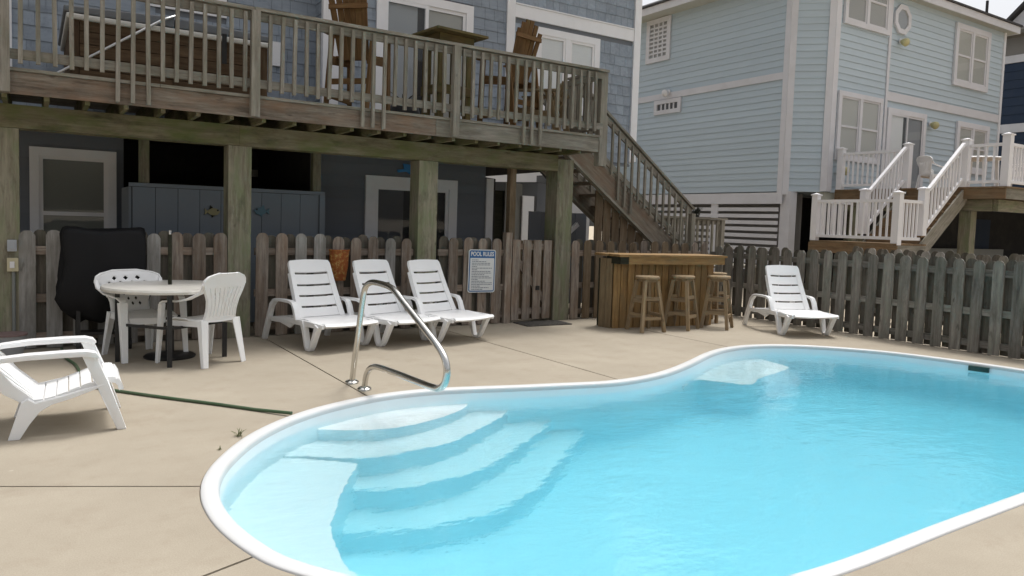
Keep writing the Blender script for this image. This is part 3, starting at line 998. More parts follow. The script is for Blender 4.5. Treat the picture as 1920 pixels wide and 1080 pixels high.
def window(root, name, x0, x1, y, z0, z1, sashes, trim, tw, blind, split=True, depth=0.045, blinds_to=None, stool=True, pane_mat=None):
    """framed window on a wall facing -Y: casing (frame), and per sash a frame, glass and blind behind"""
    mb = MB()
    mb.box(x0, x0 + tw, y - depth, y - 0.001, z0, z1)
    mb.box(x1 - tw, x1, y - depth, y - 0.001, z0, z1)
    mb.box(x0 + tw, x1 - tw, y - depth, y - 0.001, z1 - tw, z1)
    mb.box(x0 + tw, x1 - tw, y - depth, y - 0.001, z0, z0 + tw)
    W = (x1 - x0 - 2 * tw)
    n = sashes
    mul = 0.10 if n > 1 else 0
    sw = (W - mul * (n - 1)) / n
    for i in range(1, n):
        a = x0 + tw + i * sw + (i - 1) * mul
        mb.box(a, a + mul, y - depth + 0.003, y - 0.001, z0 + tw, z1 - tw)
    fr = build(name, mb, trim, root)
    for i in range(n):
        a = x0 + tw + i * (sw + mul)
        b = a + sw
        s = MB()
        f = 0.045
        s.box(a, a + f, y - 0.034, y - 0.002, z0 + tw, z1 - tw)
        s.box(b - f, b, y - 0.034, y - 0.002, z0 + tw, z1 - tw)
        s.box(a + f, b - f, y - 0.034, y - 0.002, z1 - tw - f, z1 - tw)
        s.box(a + f, b - f, y - 0.034, y - 0.002, z0 + tw, z0 + tw + f)
        if split:
            zm = (z0 + z1) / 2
            s.box(a + f, b - f, y - 0.040, y - 0.002, zm - 0.025, zm + 0.025)
        build('sash', s, M['vinyl'] if trim is not M['old_trim'] else trim, fr)
        build('pane', MB().box(a + f, b - f, y - 0.020, y - 0.014, z0 + tw + f, z1 - tw - f), pane_mat or M['glass'], fr)
        zb = blinds_to if blinds_to is not None else z0 + tw + f
        if blind is not None:
            bl = MB()
            zz = zb
            while zz < z1 - tw - f:
                bl.box(a + f, b - f, y - 0.011, y - 0.004, zz, min(zz + 0.0515, z1 - tw - f))
                zz += 0.052
            build('blind', bl, blind, fr)
        build('interior', MB().box(a + f, b - f, y - 0.0035, y - 0.0015, z0 + tw + f, z1 - tw - f), M['interior'] if blind is not M['blind_white'] else blind, fr)
    return fr

window(house, 'window', 7.22, 8.66, YW, 3.40, 4.80, 2, M['trim'], 0.12, M['blind_white'], split=False)
window(house, 'window', 1.28, 2.30, YR, 4.16, 5.6, 1, M['trim'], 0.13, M['blind_white'], split=False)

def slider(root, x0, x1, y, z0, z1, tw, trim, left_mat, right_mat, dark=True):
    mb = MB()
    mb.box(x0, x0 + tw, y - 0.05, y - 0.001, z0, z1)
    mb.box(x1 - tw, x1, y - 0.05, y - 0.001, z0, z1)
    mb.box(x0 + tw, x1 - tw, y - 0.05, y - 0.001, z1 - tw, z1)
    fr = build('sliding_door', mb, trim, root)
    a, b, t = x0 + tw, x1 - tw, z1 - tw
    md = (a + b) / 2
    for i, (p, q) in enumerate(((a, md + 0.03), (md - 0.03, b))):
        s = MB()
        yo = y - 0.046 + 0.016 * i
        f = 0.055
        s.box(p, p + f, yo, yo + 0.014, z0, t)
        s.box(q - f, q, yo, yo + 0.014, z0, t)
        s.box(p + f, q - f, yo, yo + 0.014, t - f, t)
        s.box(p + f, q - f, yo, yo + 0.014, z0, z0 + 0.1)
        build('door_frame', s, trim, fr)
        build('pane', MB().box(p + f, q - f, yo + 0.004, yo + 0.009, z0 + 0.1, t - f), M['glass'], fr)
        build('curtain', MB().box(p + f + 0.002, q - f - (0.12 if i == 0 else 0), y - 0.006 + 0.001 * i, y - 0.002 + 0.001 * i, z0 + 0.1, t - f), left_mat if i == 0 else right_mat, fr)
        if i == 0:
            build('interior', MB().box(q - f - 0.118, q - f, y - 0.006, y - 0.003, z0 + 0.1, t - f), M['dark_void'], fr)
    return fr
slider(house, 4.36, 6.02, YW, 2.74, 4.90, 0.13, M['trim'], M['curtain'], M['blind_dim'])

# lower storey
build('wall', MB().box(-4, 1.02, YR, YR + 0.2, -0.05, 2.595), M['slate_siding'], house)
build('wall', MB().box(3.46, 6.36, YW, YW + 0.2, -0.05, 2.595), M['slate_siding'], house)
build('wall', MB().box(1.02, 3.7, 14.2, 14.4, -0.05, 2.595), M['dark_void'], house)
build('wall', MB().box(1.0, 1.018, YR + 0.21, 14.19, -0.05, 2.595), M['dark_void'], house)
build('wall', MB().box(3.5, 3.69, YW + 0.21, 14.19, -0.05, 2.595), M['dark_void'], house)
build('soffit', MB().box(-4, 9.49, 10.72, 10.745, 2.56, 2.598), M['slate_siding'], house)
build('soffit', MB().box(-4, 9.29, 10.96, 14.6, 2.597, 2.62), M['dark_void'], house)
for k in range(15):
    z = -0.02 + k * 0.175
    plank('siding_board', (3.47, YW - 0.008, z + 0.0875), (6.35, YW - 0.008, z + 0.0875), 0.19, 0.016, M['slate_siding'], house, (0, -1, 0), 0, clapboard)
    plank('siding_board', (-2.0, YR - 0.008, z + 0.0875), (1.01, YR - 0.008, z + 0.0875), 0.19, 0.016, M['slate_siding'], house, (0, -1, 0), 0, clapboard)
tb(6.365, 6.50, 0, 2.16, t=0.04, nm='corner_board')
bx('corner_board', 6.46, 6.50, YW + 0.001, YW + 0.15, 0, 2.16, M['trim'], house)
window(house, 'window', -0.03, 0.93, YR - 0.02, 0.55, 2.20, 1, M['trim'], 0.10, M['blind_dark'], depth=0.05)
slider(house, 4.23, 5.80, YW - 0.018, 0.02, 2.09, 0.15, M['trim'], M['interior'], M['dark_void'])
# storage front of vertical boards
for k in range(9):
    x = 1.03 + k * 0.258
    bx('storage_board', x, x + 0.252, 10.20, 10.225, 0, 1.735, M['slate_panel'], house)
bx('storage_rail', 0.99, 3.43, 10.18, 10.24, 1.74, 1.785, M['slate_panel'], house)
bx('storage_stile', 3.355, 3.43, 10.165, 10.198, 0, 1.738, M['slate_panel'], house)
bx('storage_side', 0.99, 1.02, 10.226, 11.1, 0, 1.735, M['slate_panel'], house)
# breezeway: gap open to the added white building, back wall with a dark doorway
build('back_wall', MB().prism([(7.7, 0), (8.05, 0), (8.05, 2.33), (7.7, 2.36)], 'xz', 13.2, 13.3), M['dark_void'], house)
build('back_wall', MB().box(8.052, 8.298, 13.25, 13.3, 0, 2.098), M['bar_dark'], house)
build('back_wall', MB().box(8.30, 8.72, 13.2, 13.3, 0, 2.26), M['plaque_grey'], house)
build('back_wall', MB().prism([(8.052, 2.10), (8.298, 2.10), (8.298, 2.268), (8.722, 2.268), (8.722, 2.02), (9.10, 2.02), (9.10, 2.32), (9.52, 2.31), (9.50, 2.312), (8.34, 2.285), (8.052, 2.27)], 'xz', 13.2, 13.3), M['slate_siding'], house)
build('back_wall', MB().box(9.102, 9.9, 13.2, 13.3, 0, 2.30), M['slate_siding'], house)
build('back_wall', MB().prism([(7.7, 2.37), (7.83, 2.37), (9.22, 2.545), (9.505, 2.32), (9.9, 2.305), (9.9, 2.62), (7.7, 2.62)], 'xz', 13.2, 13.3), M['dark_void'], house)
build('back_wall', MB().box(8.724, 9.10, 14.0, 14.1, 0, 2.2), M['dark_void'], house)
build('side_wall', MB().box(9.9, 10.0, 13.2, 14.4, 0, 2.55), M['slate_siding'], house)
build('door_edge', MB().box(8.70, 8.724, 13.16, 13.199, 0, 2.0), M['old_trim'], house)
for k in range(5):
    bx('panel_board', 7.30 + k * 0.255, 7.30 + k * 0.255 + 0.25, 10.80, 10.83, 0, 1.65, M['slate_siding'], house)
plank('diagonal_rail', (7.15, 10.0, 0.98), (7.75, 10.0, 1.45), 0.05, 0.07, M['trim'], house)
bx('pipe_run', 3.6, 6.0, 10.55, 10.6, 2.42, 2.45, M['plaque_grey'], house)

def wall_fish(name, label, x, y, z, s, mat, mat2, flip):
    P = [(-1, 0.05), (-0.6, 0.42), (0, 0.5), (0.45, 0.28), (0.6, 0.08), (1.0, 0.42), (0.92, 0), (1.0, -0.42), (0.6, -0.10), (0.4, -0.34), (-0.1, -0.52), (-0.65, -0.4)]
    P = [((-a if flip else a) * s + x, b * s + z) for a, b in P]
    f = build(name, MB().prism(P, 'xz', y - 0.03, y), mat)
    tag(f, label, 'wall decoration')
    sg = -1 if flip else 1
    for pts in ([(-0.1, 0.49), (0.25, 0.85), (0.4, 0.3)], [(-0.3, -0.48), (0.05, -0.8), (0.15, -0.45)]):
        build('fin', MB().prism([(sg * a * s + x, b * s + z) for a, b in pts], 'xz', y - 0.024, y - 0.006), mat2, f)
    build('eye', MB().box(x + sg * -0.66 * s - 0.01, x + sg * -0.66 * s + 0.01, y - 0.035, y - 0.029, z + 0.1 * s, z + 0.1 * s + 0.02), M['black'], f)
wall_fish('wooden_fish', 'pale yellow fish decoration hanging on the grey storage boards', 1.95, 10.198, 1.46, 0.095, M['fish_yellow'], M['bar_dark'], True)
wall_fish('wooden_fish', 'light blue fish decoration on the storage boards right of the post', 2.57, 10.198, 1.49, 0.10, M['fish_blue'], M['fish_blue'], False)
pq = build('wall_plaque', MB().prism([(4.84, 2.30), (5.12, 2.28), (5.12, 2.15), (4.96, 2.14), (4.90, 2.18), (4.76, 2.16), (4.74, 2.20), (4.86, 2.22)], 'xz', 10.69, 10.715), M['plaque_blue'])
tag(pq, 'blue plaque above the lower sliding door partly hidden by a post', 'plaque')
pq = build('wall_plaque', MB().box(3.27, 3.50, 14.15, 14.198, 2.13, 2.26), M['plaque_grey'])
tag(pq, 'small grey plaque on the dark back wall under the deck', 'plaque')

ws = thing('added_white_shed', 'white building added behind the gap under the shingled house to look bright there', 'shed', (10.5, 19, 0))  # made-up building; its open-air wall supplies the bright patch in the gap
build('wall', MB().box(6.0, 15.2, 19, 21.5, -0.05, 4.2), M['added_shed_white'], ws)
build('roof', MB().prism([(18.7, 4.2), (21.8, 4.2), (20.25, 5.2)], 'yz', 5.8, 15.4), M['roof'], ws)
build('door', MB().box(9.2, 10.0, 18.96, 18.999, 0, 2.0), M['old_trim'], ws)

# ---------------------------------------------------------------- pale blue neighbouring house
nb = thing('neighbour_house', 'pale blue clapboard house with white trim standing on piles', 'house', (18, 13, 0))
XL, YF, XE = 15.67, 11.29, 24.75
C1, C2 = Vector((15.67, 12.0)), Vector((16.38, 11.29))
ZB1, ZB2, ZT = 2.42, 2.47, 7.80
core = MB().prism([(XL + 0.01, 12.0), (C2.x, YF + 0.01), (XE, YF + 0.01), (XE, 21), (XL + 0.01, 21)], 'xy', 2.44, ZT)
build('wall', core, M['pale_siding'], nb)
EX = 0.163
k = 0
z = 2.44
while z < ZT - 0.05:
    if not (5.19 < z + 0.08 < 5.37):
        plank('siding_board', (XL - 0.001, 21, z + EX / 2), (XL - 0.001, 12.12, z + EX / 2), EX + 0.02, 0.024, M['pale_siding'], nb, (-1, 0, 0), 0, clapboard)
    d = (C2 - C1).normalized()
    nn_ = Vector((-d.y * -1 * -1, 0))
    out = Vector((-1, -1)).normalized()
    a = C1 + d * 0.1 + out * 0.002
    b = C2 - d * 0.1 + out * 0.002
    plank('siding_board', (a.x, a.y, z + EX / 2), (b.x, b.y, z + EX / 2), EX + 0.02, 0.024, M['pale_siding'], nb, (out.x, out.y, 0), 0, clapboard)
    plank('siding_board', (16.55, YF - 0.001, z + EX / 2), (18.63, YF - 0.001, z + EX / 2), EX + 0.02, 0.024, M['pale_siding'], nb, (0, -1, 0), 0, clapboard)
    if not (4.92 < z + 0.08 < 5.16):
        plank('siding_board', (18.74, YF - 0.001, z + EX / 2), (XE - 0.08, YF - 0.001, z + EX / 2), EX + 0.02, 0.024, M['pale_siding'], nb, (0, -1, 0), 0, clapboard)
    z += EX
# trim of the left wall
T, OT = M['trim'], M['old_trim']
bx('band_board', XL - 0.035, XL - 0.002, 12.14, 21, 5.195, 5.37, OT, nb)
bx('skirt_board', XL - 0.045, XL - 0.002, 12.1, 21, 2.12, 2.40, OT, nb)
bx('corner_board', XL - 0.04, XL + 0.0, 11.99, 12.14, 2.12, ZT, OT, nb)
def diag_board(p, l0, l1, z0, z1, t=0.035):
    d = (C2 - C1).normalized(); out = Vector((-1, -1)).normalized()
    a = p + d * l0; b = p + d * l1
    A = [Vector((q.x, q.y, zz)) for q, zz in ((a + out * 0.001, z0), (b + out * 0.001, z0), (b + out * 0.001, z1), (a + out * 0.001, z1))]
    Bq = [v + Vector((out.x, out.y, 0)) * t for v in A]
    return build('corner_board', MB().hexa(A, Bq), OT, nb)
diag_board(C1, -0.01, 0.14, 2.35, ZT)
diag_board(C2, -0.14, 0.01, 2.45, ZT)
bx('corner_board', 16.37, 16.56, YF - 0.036, YF - 0.002, 2.45, ZT, OT, nb)
bx('trim_board', 18.635, 18.735, YF - 0.036, YF - 0.002, 2.46, ZT, OT, nb)
bx('band_board', 18.74, XE - 0.09, YF - 0.033, YF - 0.002, 4.93, 5.155, OT, nb)
bx('corner_board', XE - 0.085, XE + 0.02, YF - 0.04, YF - 0.002, 2.45, ZT, T, nb)
bx('floor_beam', 16.4, XE, YF + 0.02, YF + 0.25, 2.20, 2.435, M['soffit'], nb)
# eaves
build('soffit', MB().prism([(15.12, 11.85), (15.95, 11.04), (25.07, 11.04), (25.07, 21.5), (15.12, 21.5)], 'xy', 7.62, 7.66), M['soffit'], nb)
fa = MB()
fa.prism([(15.10, 11.845), (15.94, 11.025), (25.09, 11.025), (25.09, 21.5), (25.06, 21.5), (25.06, 11.055), (15.952, 11.055), (15.13, 11.857), (15.13, 21.5), (15.10, 21.5)], 'xy', 7.60, 7.80)
build('fascia', fa, OT, nb)
rf = MB()
e = [Vector((15.05, 11.83, 7.805)), Vector((15.92, 10.98, 7.805)), Vector((25.13, 10.98, 7.805)), Vector((25.13, 21.5, 7.805)), Vector((15.05, 21.5, 7.805))]
top = [Vector((19, 15.8, 9.6)), Vector((19.2, 15.6, 9.6)), Vector((21.3, 15.6, 9.6)), Vector((21.3, 16.6, 9.6)), Vector((19, 16.6, 9.6))]
rf.rings([e, [v + Vector((0, 0, 0.05)) for v in e], top])
build('roof', rf, M['dark_roof'], nb)
vp = MB().tube([(24.2, 11.6, 7.95), (24.2, 11.6, 8.12)], 0.12, 10)
vp.tube([(24.2, 11.6, 8.12), (24.2, 11.6, 8.55)], 0.04, 10)
build('vent_pipe', vp, M['black'], nb)
# windows on the front
window(nb, 'window', 16.62, 18.50, YF - 0.012, 3.24, 4.93, 2, OT, 0.12, M['blind'], depth=0.06)
window(nb, 'window', 16.66, 18.58, YF - 0.012, 6.55, 8.0, 2, OT, 0.12, M['blind_dim'], depth=0.06)
window(nb, 'window', 21.85, 23.80, YF - 0.012, 5.72, 7.45, 2, OT, 0.15, M['blind'], depth=0.06)
window(nb, 'window', 22.25, 24.1, YF - 0.012, 3.3, 4.75, 2, OT, 0.15, M['blind'], depth=0.06)
slider(nb, 18.76, 20.62, YF - 0.014, 2.52, 4.75, 0.13, OT, M['blind_white'], M['curtain'])
def octa(cx, cz, r, y0, y1, n=8):
    return [(cx + r * math.cos(6.28318 * (k + 0.5) / n), cz + r * math.sin(6.28318 * (k + 0.5) / n)) for k in range(n)]
oc = MB()
ro, ri = octa(19.18, 7.06, 0.40, 0, 0), octa(19.18, 7.06, 0.265, 0, 0)
for k in range(8):
    j = (k + 1) % 8
    A = [Vector((p[0], YF - 0.015, p[1])) for p in (ro[k], ro[j], ri[j], ri[k])]
    oc.hexa(A, [v + Vector((0, -0.05, 0)) for v in A])
ow = build('window', oc, OT, nb, label='octagonal window with white surround')
build('pane', MB().prism(ri, 'xz', YF - 0.04, YF - 0.034), M['glass'], ow)
build('interior', MB().prism(ri, 'xz', YF - 0.03, YF - 0.027), M['curtain'], ow)
# windows on the left wall (facing -X): gridded window and gridded vent
def grid_window(name, y0, y1, z0, z1, nx, nz, tw, bar, label=None):
    x = XL - 0.012
    mb = MB()
    mb.box(x - 0.05, x, y0, y0 + tw, z0, z1); mb.box(x - 0.05, x, y1 - tw, y1, z0, z1)
    mb.box(x - 0.05, x, y0 + tw, y1 - tw, z0, z0 + tw); mb.box(x - 0.05, x, y0 + tw, y1 - tw, z1 - tw, z1)
    f = build(name, mb, OT, nb, label=label)
    g_ = MB()
    W, Hh = (y1 - y0 - 2 * tw), (z1 - z0 - 2 * tw)
    for i in range(1, nx):
        yy = y0 + tw + W * i / nx
        g_.box(x - 0.034, x - 0.012, yy - bar / 2, yy + bar / 2, z0 + tw, z1 - tw)
    for i in range(1, nz):
        zz = z0 + tw + Hh * i / nz
        g_.box(x - 0.036, x - 0.011, y0 + tw, y1 - tw, zz - bar / 2, zz + bar / 2)
    build('glazing_bars', g_, OT, f)
    build('pane', MB().box(x - 0.010, x - 0.006, y0 + tw, y1 - tw, z0 + tw, z1 - tw), M['glass'], f)
    build('interior', MB().box(x - 0.004, x - 0.001, y0 + tw, y1 - tw, z0 + tw, z1 - tw), M['blind_dim'] if nz > 1 else M['interior'], f)
grid_window('window', 16.12, 17.12, 6.33, 7.60, 4, 8, 0.14, 0.05, 'window of many small panes on the side wall')
grid_window('window', 15.58, 16.66, 4.76, 5.18, 5, 1, 0.12, 0.05, 'small low window strip under the white band')
# piles and slatted skirt below
for (x, y) in ((15.72, 11.95), (15.72, 17.2), (18.2, 11.8), (21.4, 11.6), (24.4, 11.6)):
    build('pile', MB().box(x - 0.0, x + 0.26, y - 0.15, y + 0.13, -0.05, 2.43), OT if y < 12.2 and x < 16 else M['pile_wood'], nb)
for k in range(10):
    z = 0.42 + 0.168 * k
    bx('slat', XL - 0.005, XL + 0.02, 12.1, 17.4, z, z + 0.095, OT, nb)
build('skirt_void', MB().box(XL + 0.9, XL + 0.95, 12.1, 20, -0.05, 2.4), M['grey_gable'], nb)  # sheet whose grey stands in for the dim open space behind the slats
bx('skirt_post', XL - 0.012, XL + 0.03, 14.05, 14.28, -0.05, 2.118, OT, nb)
build('lower_shade_wall', MB().box(17.2, 25, 13.6, 13.7, -0.05, 2.43), M['dark_void'], nb)  # near-black wall added to stand in for shade among the open piles

def wall_lamp(label, loc, facing, mat):
    t = thing('wall_lamp', label, 'lamp', loc, facing, 'wall lamps on the pale blue house', local=True)
    bp_ = MB().lathe([(0.0, 0), (0.07, 0), (0.07, 0.02), (0.03, 0.03), (0.0, 0.03)], 14)
    o = build('back_plate', bp_, M['vinyl'], t, smooth=40, origin=(0, 0, 0)); o.rotation_euler = (R(90), 0, 0)
    sh_ = MB().lathe([(0.05, 0.0), (0.13, 0.10), (0.15, 0.2), (0.10, 0.26), (0.0, 0.28)], 16)
    o = build('lamp_shade', sh_, mat, t, smooth=50, origin=(0, 0, 0)); o.rotation_euler = (R(112), 0, 0); o.location = (0, -0.02, 0); o.scale = (0.72, 0.72, 0.8)
    return t
wall_lamp('yellow wall lamp below the octagonal window', (19.15, YF - 0.03, 6.50), 0, M['lamp_yellow'])
wall_lamp('yellow wall lamp right of the sliding glass door', (20.85, YF - 0.03, 4.52), 0, M['lamp_yellow'])
wall_lamp('yellow wall lamp under the tall lower window near the corner', (16.88, YF - 0.03, 3.02), 0, M['lamp_yellow'])
wall_lamp('white wall lamp on the side wall above the small window strip', (XL - 0.04, 16.08, 5.38), R(-90), M['vinyl'])

# ---------------------------------------------------------------- neighbour's white railed deck
wd = thing('neighbour_deck', 'brown deck with white vinyl railings and stairs in front of the pale blue house', 'deck', (17, 9, 0))
VY = M['vinyl']
def vpost(x, y, z0, z1, w=0.13):
    p = build('railing_post', MB().box(x - w / 2, x + w / 2, y - w / 2, y + w / 2, z0, z1), VY, wd)
    c = MB().box(x - w / 2 - 0.02, x + w / 2 + 0.02, y - w / 2 - 0.02, y + w / 2 + 0.02, z1, z1 + 0.025)
    c.add([(x - w / 2 - 0.01, y - w / 2 - 0.01, z1 + 0.0255), (x + w / 2 + 0.01, y - w / 2 - 0.01, z1 + 0.0255), (x + w / 2 + 0.01, y + w / 2 + 0.01, z1 + 0.0255), (x - w / 2 - 0.01, y + w / 2 + 0.01, z1 + 0.0255), (x, y, z1 + 0.06)],
          [(0, 1, 4), (1, 2, 4), (2, 3, 4), (3, 0, 4), (3, 2, 1, 0)])
    build('post_cap', c, VY, p)
def vrail(p, q, h, hb=0.10, sp=0.125):
    p, q = Vector(p), Vector(q)
    d = q - p
    plank('top_rail', p + Vector((0, 0, h)), q + Vector((0, 0, h)), 0.07, 0.06, VY, wd, (0, 0, 1))
    plank('bottom_rail', p + Vector((0, 0, hb)), q + Vector((0, 0, hb)), 0.05, 0.06, VY, wd, (0, 0, 1))
    n = int(Vector((d.x, d.y, 0)).length / sp)
    for k in range(1, n):
        a = p + d * (k / n)
        plank('baluster', a + Vector((0, 0, hb + 0.03)), a + Vector((0, 0, h - 0.03)), 0.035, 0.035, VY, wd, (0, 1, 0))
LZ = 1.27
LX0, LX1, LY0, LY1 = 14.16, 15.12, 8.17, 10.0
for k in range(7):
    bx('floor_board', LX0 - 0.03 + k * 0.155, LX0 - 0.03 + k * 0.155 + 0.15, LY0 - 0.04, LY1 + 0.05, LZ - 0.035, LZ, M['brown_rim'], wd)
bx('rim_board', LX0 - 0.03, LX0 + 0.01, LY0 - 0.05, LY1 + 0.08, LZ - 0.25, LZ - 0.037, M['brown_rim'], wd)
bx('rim_board', LX0 + 0.012, LX1 + 0.05, LY0 - 0.05, LY0 - 0.01, LZ - 0.25, LZ - 0.037, M['rail_wood'], wd)
vpost(LX0 + 0.05, LY1, LZ, LZ + 0.96)
vpost(LX0 + 0.05, LY0 + 0.02, LZ - 0.03, LZ + 0.98, 0.14)
vpost(LX1 - 0.02, LY0 + 0.02, LZ + 0.17, LZ + 1.10, 0.14)
vpost(LX1 - 0.02, LY1 - 0.55, LZ + 0.17, LZ + 1.10, 0.14)
vrail((LX0 + 0.05, LY1 - 0.06, LZ), (LX0 + 0.05, LY0 + 0.09, LZ), 0.84)
vrail((LX0 + 0.12, LY0 + 0.02, LZ), (LX1 - 0.09, LY0 + 0.02, LZ), 0.84)
vrail((LX0 + 0.12, LY1, LZ), (LX1 + 0.3, LY1, LZ), 0.84)
UZ = 2.50
SX0, SX1 = LX1 - 0.02, 16.62
ns = 6
for k in range(ns):
    x = LX1 + 0.02 + (SX1 - LX1 - 0.02) * k / ns
    z = LZ + (UZ - LZ) * (k + 1) / (ns + 1)
    bx('tread', x, x + 0.27, LY0 + 0.04, LY1 - 0.6, z - 0.04, z, M['brown_rim'], wd)
    bx('riser', x + 0.02, x + 0.04, LY0 + 0.05, LY1 - 0.61, z - 0.20, z - 0.042, M['brown_rim'], wd)
plank('stringer', (LX1 + 0.05, LY0 + 0.02, LZ - 0.12), (SX1 + 0.1, LY0 + 0.02, UZ - 0.17), 0.04, 0.30, M['rail_wood'], wd)
plank('stringer', (LX1 + 0.05, LY1 - 0.58, LZ - 0.12), (SX1 + 0.1, LY1 - 0.58, UZ - 0.17), 0.04, 0.30, M['rail_wood'], wd)
vrail((SX0 + 0.07, LY0 + 0.02, LZ + 0.12), (SX1 - 0.07, LY0 + 0.02, UZ + 0.0), 0.90, 0.16)
vrail((SX0 + 0.07, LY1 - 0.55, LZ + 0.12), (SX1 - 0.07, LY1 - 0.55, UZ + 0.0), 0.90, 0.16)
UY0, UY1, UX1 = 7.36, 11.2, 27.5
for k in range(27):
    yy = UY0 - 0.03 + k * 0.143
    if yy < 11.1:
        bx('floor_board', SX1 - 0.02, UX1, yy, yy + 0.138, UZ - 0.035, UZ, M['brown_rim'], wd)
bx('rim_board', SX1, SX1 + 0.04, UY0, UY1, UZ - 0.25, UZ - 0.037, M['brown_rim'], wd)
bx('rim_board', SX1 + 0.042, UX1, UY0, UY0 + 0.04, UZ - 0.25, UZ - 0.037, M['rail_wood'], wd)
bx('beam', SX1 + 0.3, UX1, UY0 + 0.25, UY0 + 0.35, UZ - 0.5, UZ - 0.255, M['pile_wood'], wd)
bx('beam', SX1 + 0.25, SX1 + 0.35, UY0 + 0.36, UY1, UZ - 0.5, UZ - 0.255, M['pile_wood'], wd)
for x, y in ((SX1 + 0.35, LY0 + 0.05), (19.8, UY0 + 0.3), (24.5, UY0 + 0.3), (SX1 + 0.35, 10.8)):
    plank('support_post', (x, y, -0.05), (x, y, UZ - 0.5), 0.24, 0.24, M['pile_wood'], wd, (0, 1, 0))
build('deck_shade_wall', MB().box(17.3, 27.4, 10.6, 10.7, -0.05, 2.2), M['dark_void'], wd)  # dark sheet added so the space below the deck looks shaded
build('storage_panel', MB().box(18.6, 23.4, 10.3, 10.36, -0.05, 1.12), M['plaque_grey'], wd)
bx('door_trim', 22.05, 22.2, 10.55, 10.598, -0.05, 1.95, VY, wd)
build('storage_door', MB().box(22.21, 23.1, 10.56, 10.598, -0.05, 1.95), M['navy'], wd)
vpost(SX1 + 0.05, LY0 + 0.02, UZ, UZ + 0.98, 0.14)
vpost(SX1 + 0.05, LY1 - 0.55, UZ, UZ + 0.98, 0.14)
vpost(SX1 + 0.05, UY1 - 0.1, UZ, UZ + 0.98, 0.14)
vpost(SX1 + 0.1, UY0 + 0.06, UZ, UZ + 1.04, 0.15)
vrail((SX1 + 0.07, UY0 + 0.14, UZ), (SX1 + 0.05, LY0 - 0.06, UZ), 0.86)
vrail((SX1 + 0.05, LY1 - 0.48, UZ), (SX1 + 0.05, UY1 - 0.17, UZ), 0.86)
vrail((SX1 + 0.18, UY0 + 0.06, UZ), (UX1, UY0 + 0.06, UZ), 0.86)

# ---------------------------------------------------------------- navy house far behind
nv_h = thing('navy_house', 'dark navy house with grey shingled roof behind the pale blue house', 'house', (31, 12, 0))
build('wall', MB().box(29, 36, 6, 15, -0.05, 8.3), M['navy'], nv_h)
for k in range(26):
    z = 0.1 + 0.3 * k
    if z < 7.3 and not 4.9 < z < 5.6:
        plank('siding_board', (28.99, 15, z + 0.15), (28.99, 6, z + 0.15), 0.32, 0.03, M['navy'], nv_h, (-1, 0, 0), 0, clapboard)
bx('band_board', 28.93, 28.99, 6, 15, 5.15, 5.45, OT, nv_h)
bx('band_board', 28.93, 28.99, 6, 15, 7.58, 7.84, OT, nv_h)
build('gable_wall', MB().box(28.95, 29.0, 6, 15, 7.85, 8.45), M['grey_gable'], nv_h)
r_ = MB()
r_.rings([[Vector(p) for p in ((28.4, 15.4, 8.45), (28.4, 5.5, 8.45), (36.5, 5.5, 8.45), (36.5, 15.4, 8.45))],
          [Vector(p) for p in ((28.4, 15.4, 8.58), (28.4, 5.5, 8.58), (36.5, 5.5, 8.58), (36.5, 15.4, 8.58))],
          [Vector(p) for p in ((31.6, 13.2, 9.85), (31.6, 8.5, 9.85), (33.2, 8.5, 9.85), (33.2, 13.2, 9.85))]])
build('roof', r_, M['roof'], nv_h)
build('dormer', MB().prism([(11.4, 8.6), (13.0, 8.6), (13.0, 9.0), (12.2, 9.75), (11.4, 9.0)], 'yz', 28.9, 31.5), OT, nv_h)
dr = MB()
dr.hexa([Vector(p) for p in ((28.7, 11.25, 8.9), (31.6, 11.25, 8.9), (31.6, 12.2, 9.86), (28.7, 12.2, 9.86))], [Vector(p) for p in ((28.7, 11.20, 8.99), (31.6, 11.20, 8.99), (31.6, 12.2, 9.97), (28.7, 12.2, 9.97))])
dr.hexa([Vector(p) for p in ((28.7, 13.15, 8.9), (31.6, 13.15, 8.9), (31.6, 12.2, 9.86), (28.7, 12.2, 9.86))], [Vector(p) for p in ((28.7, 13.2, 8.99), (31.6, 13.2, 8.99), (31.6, 12.2, 9.97), (28.7, 12.2, 9.97))])
build('dormer_roof', dr, M['dark_roof'], nv_h)

# ================================================================ furniture
PL = M['plastic']

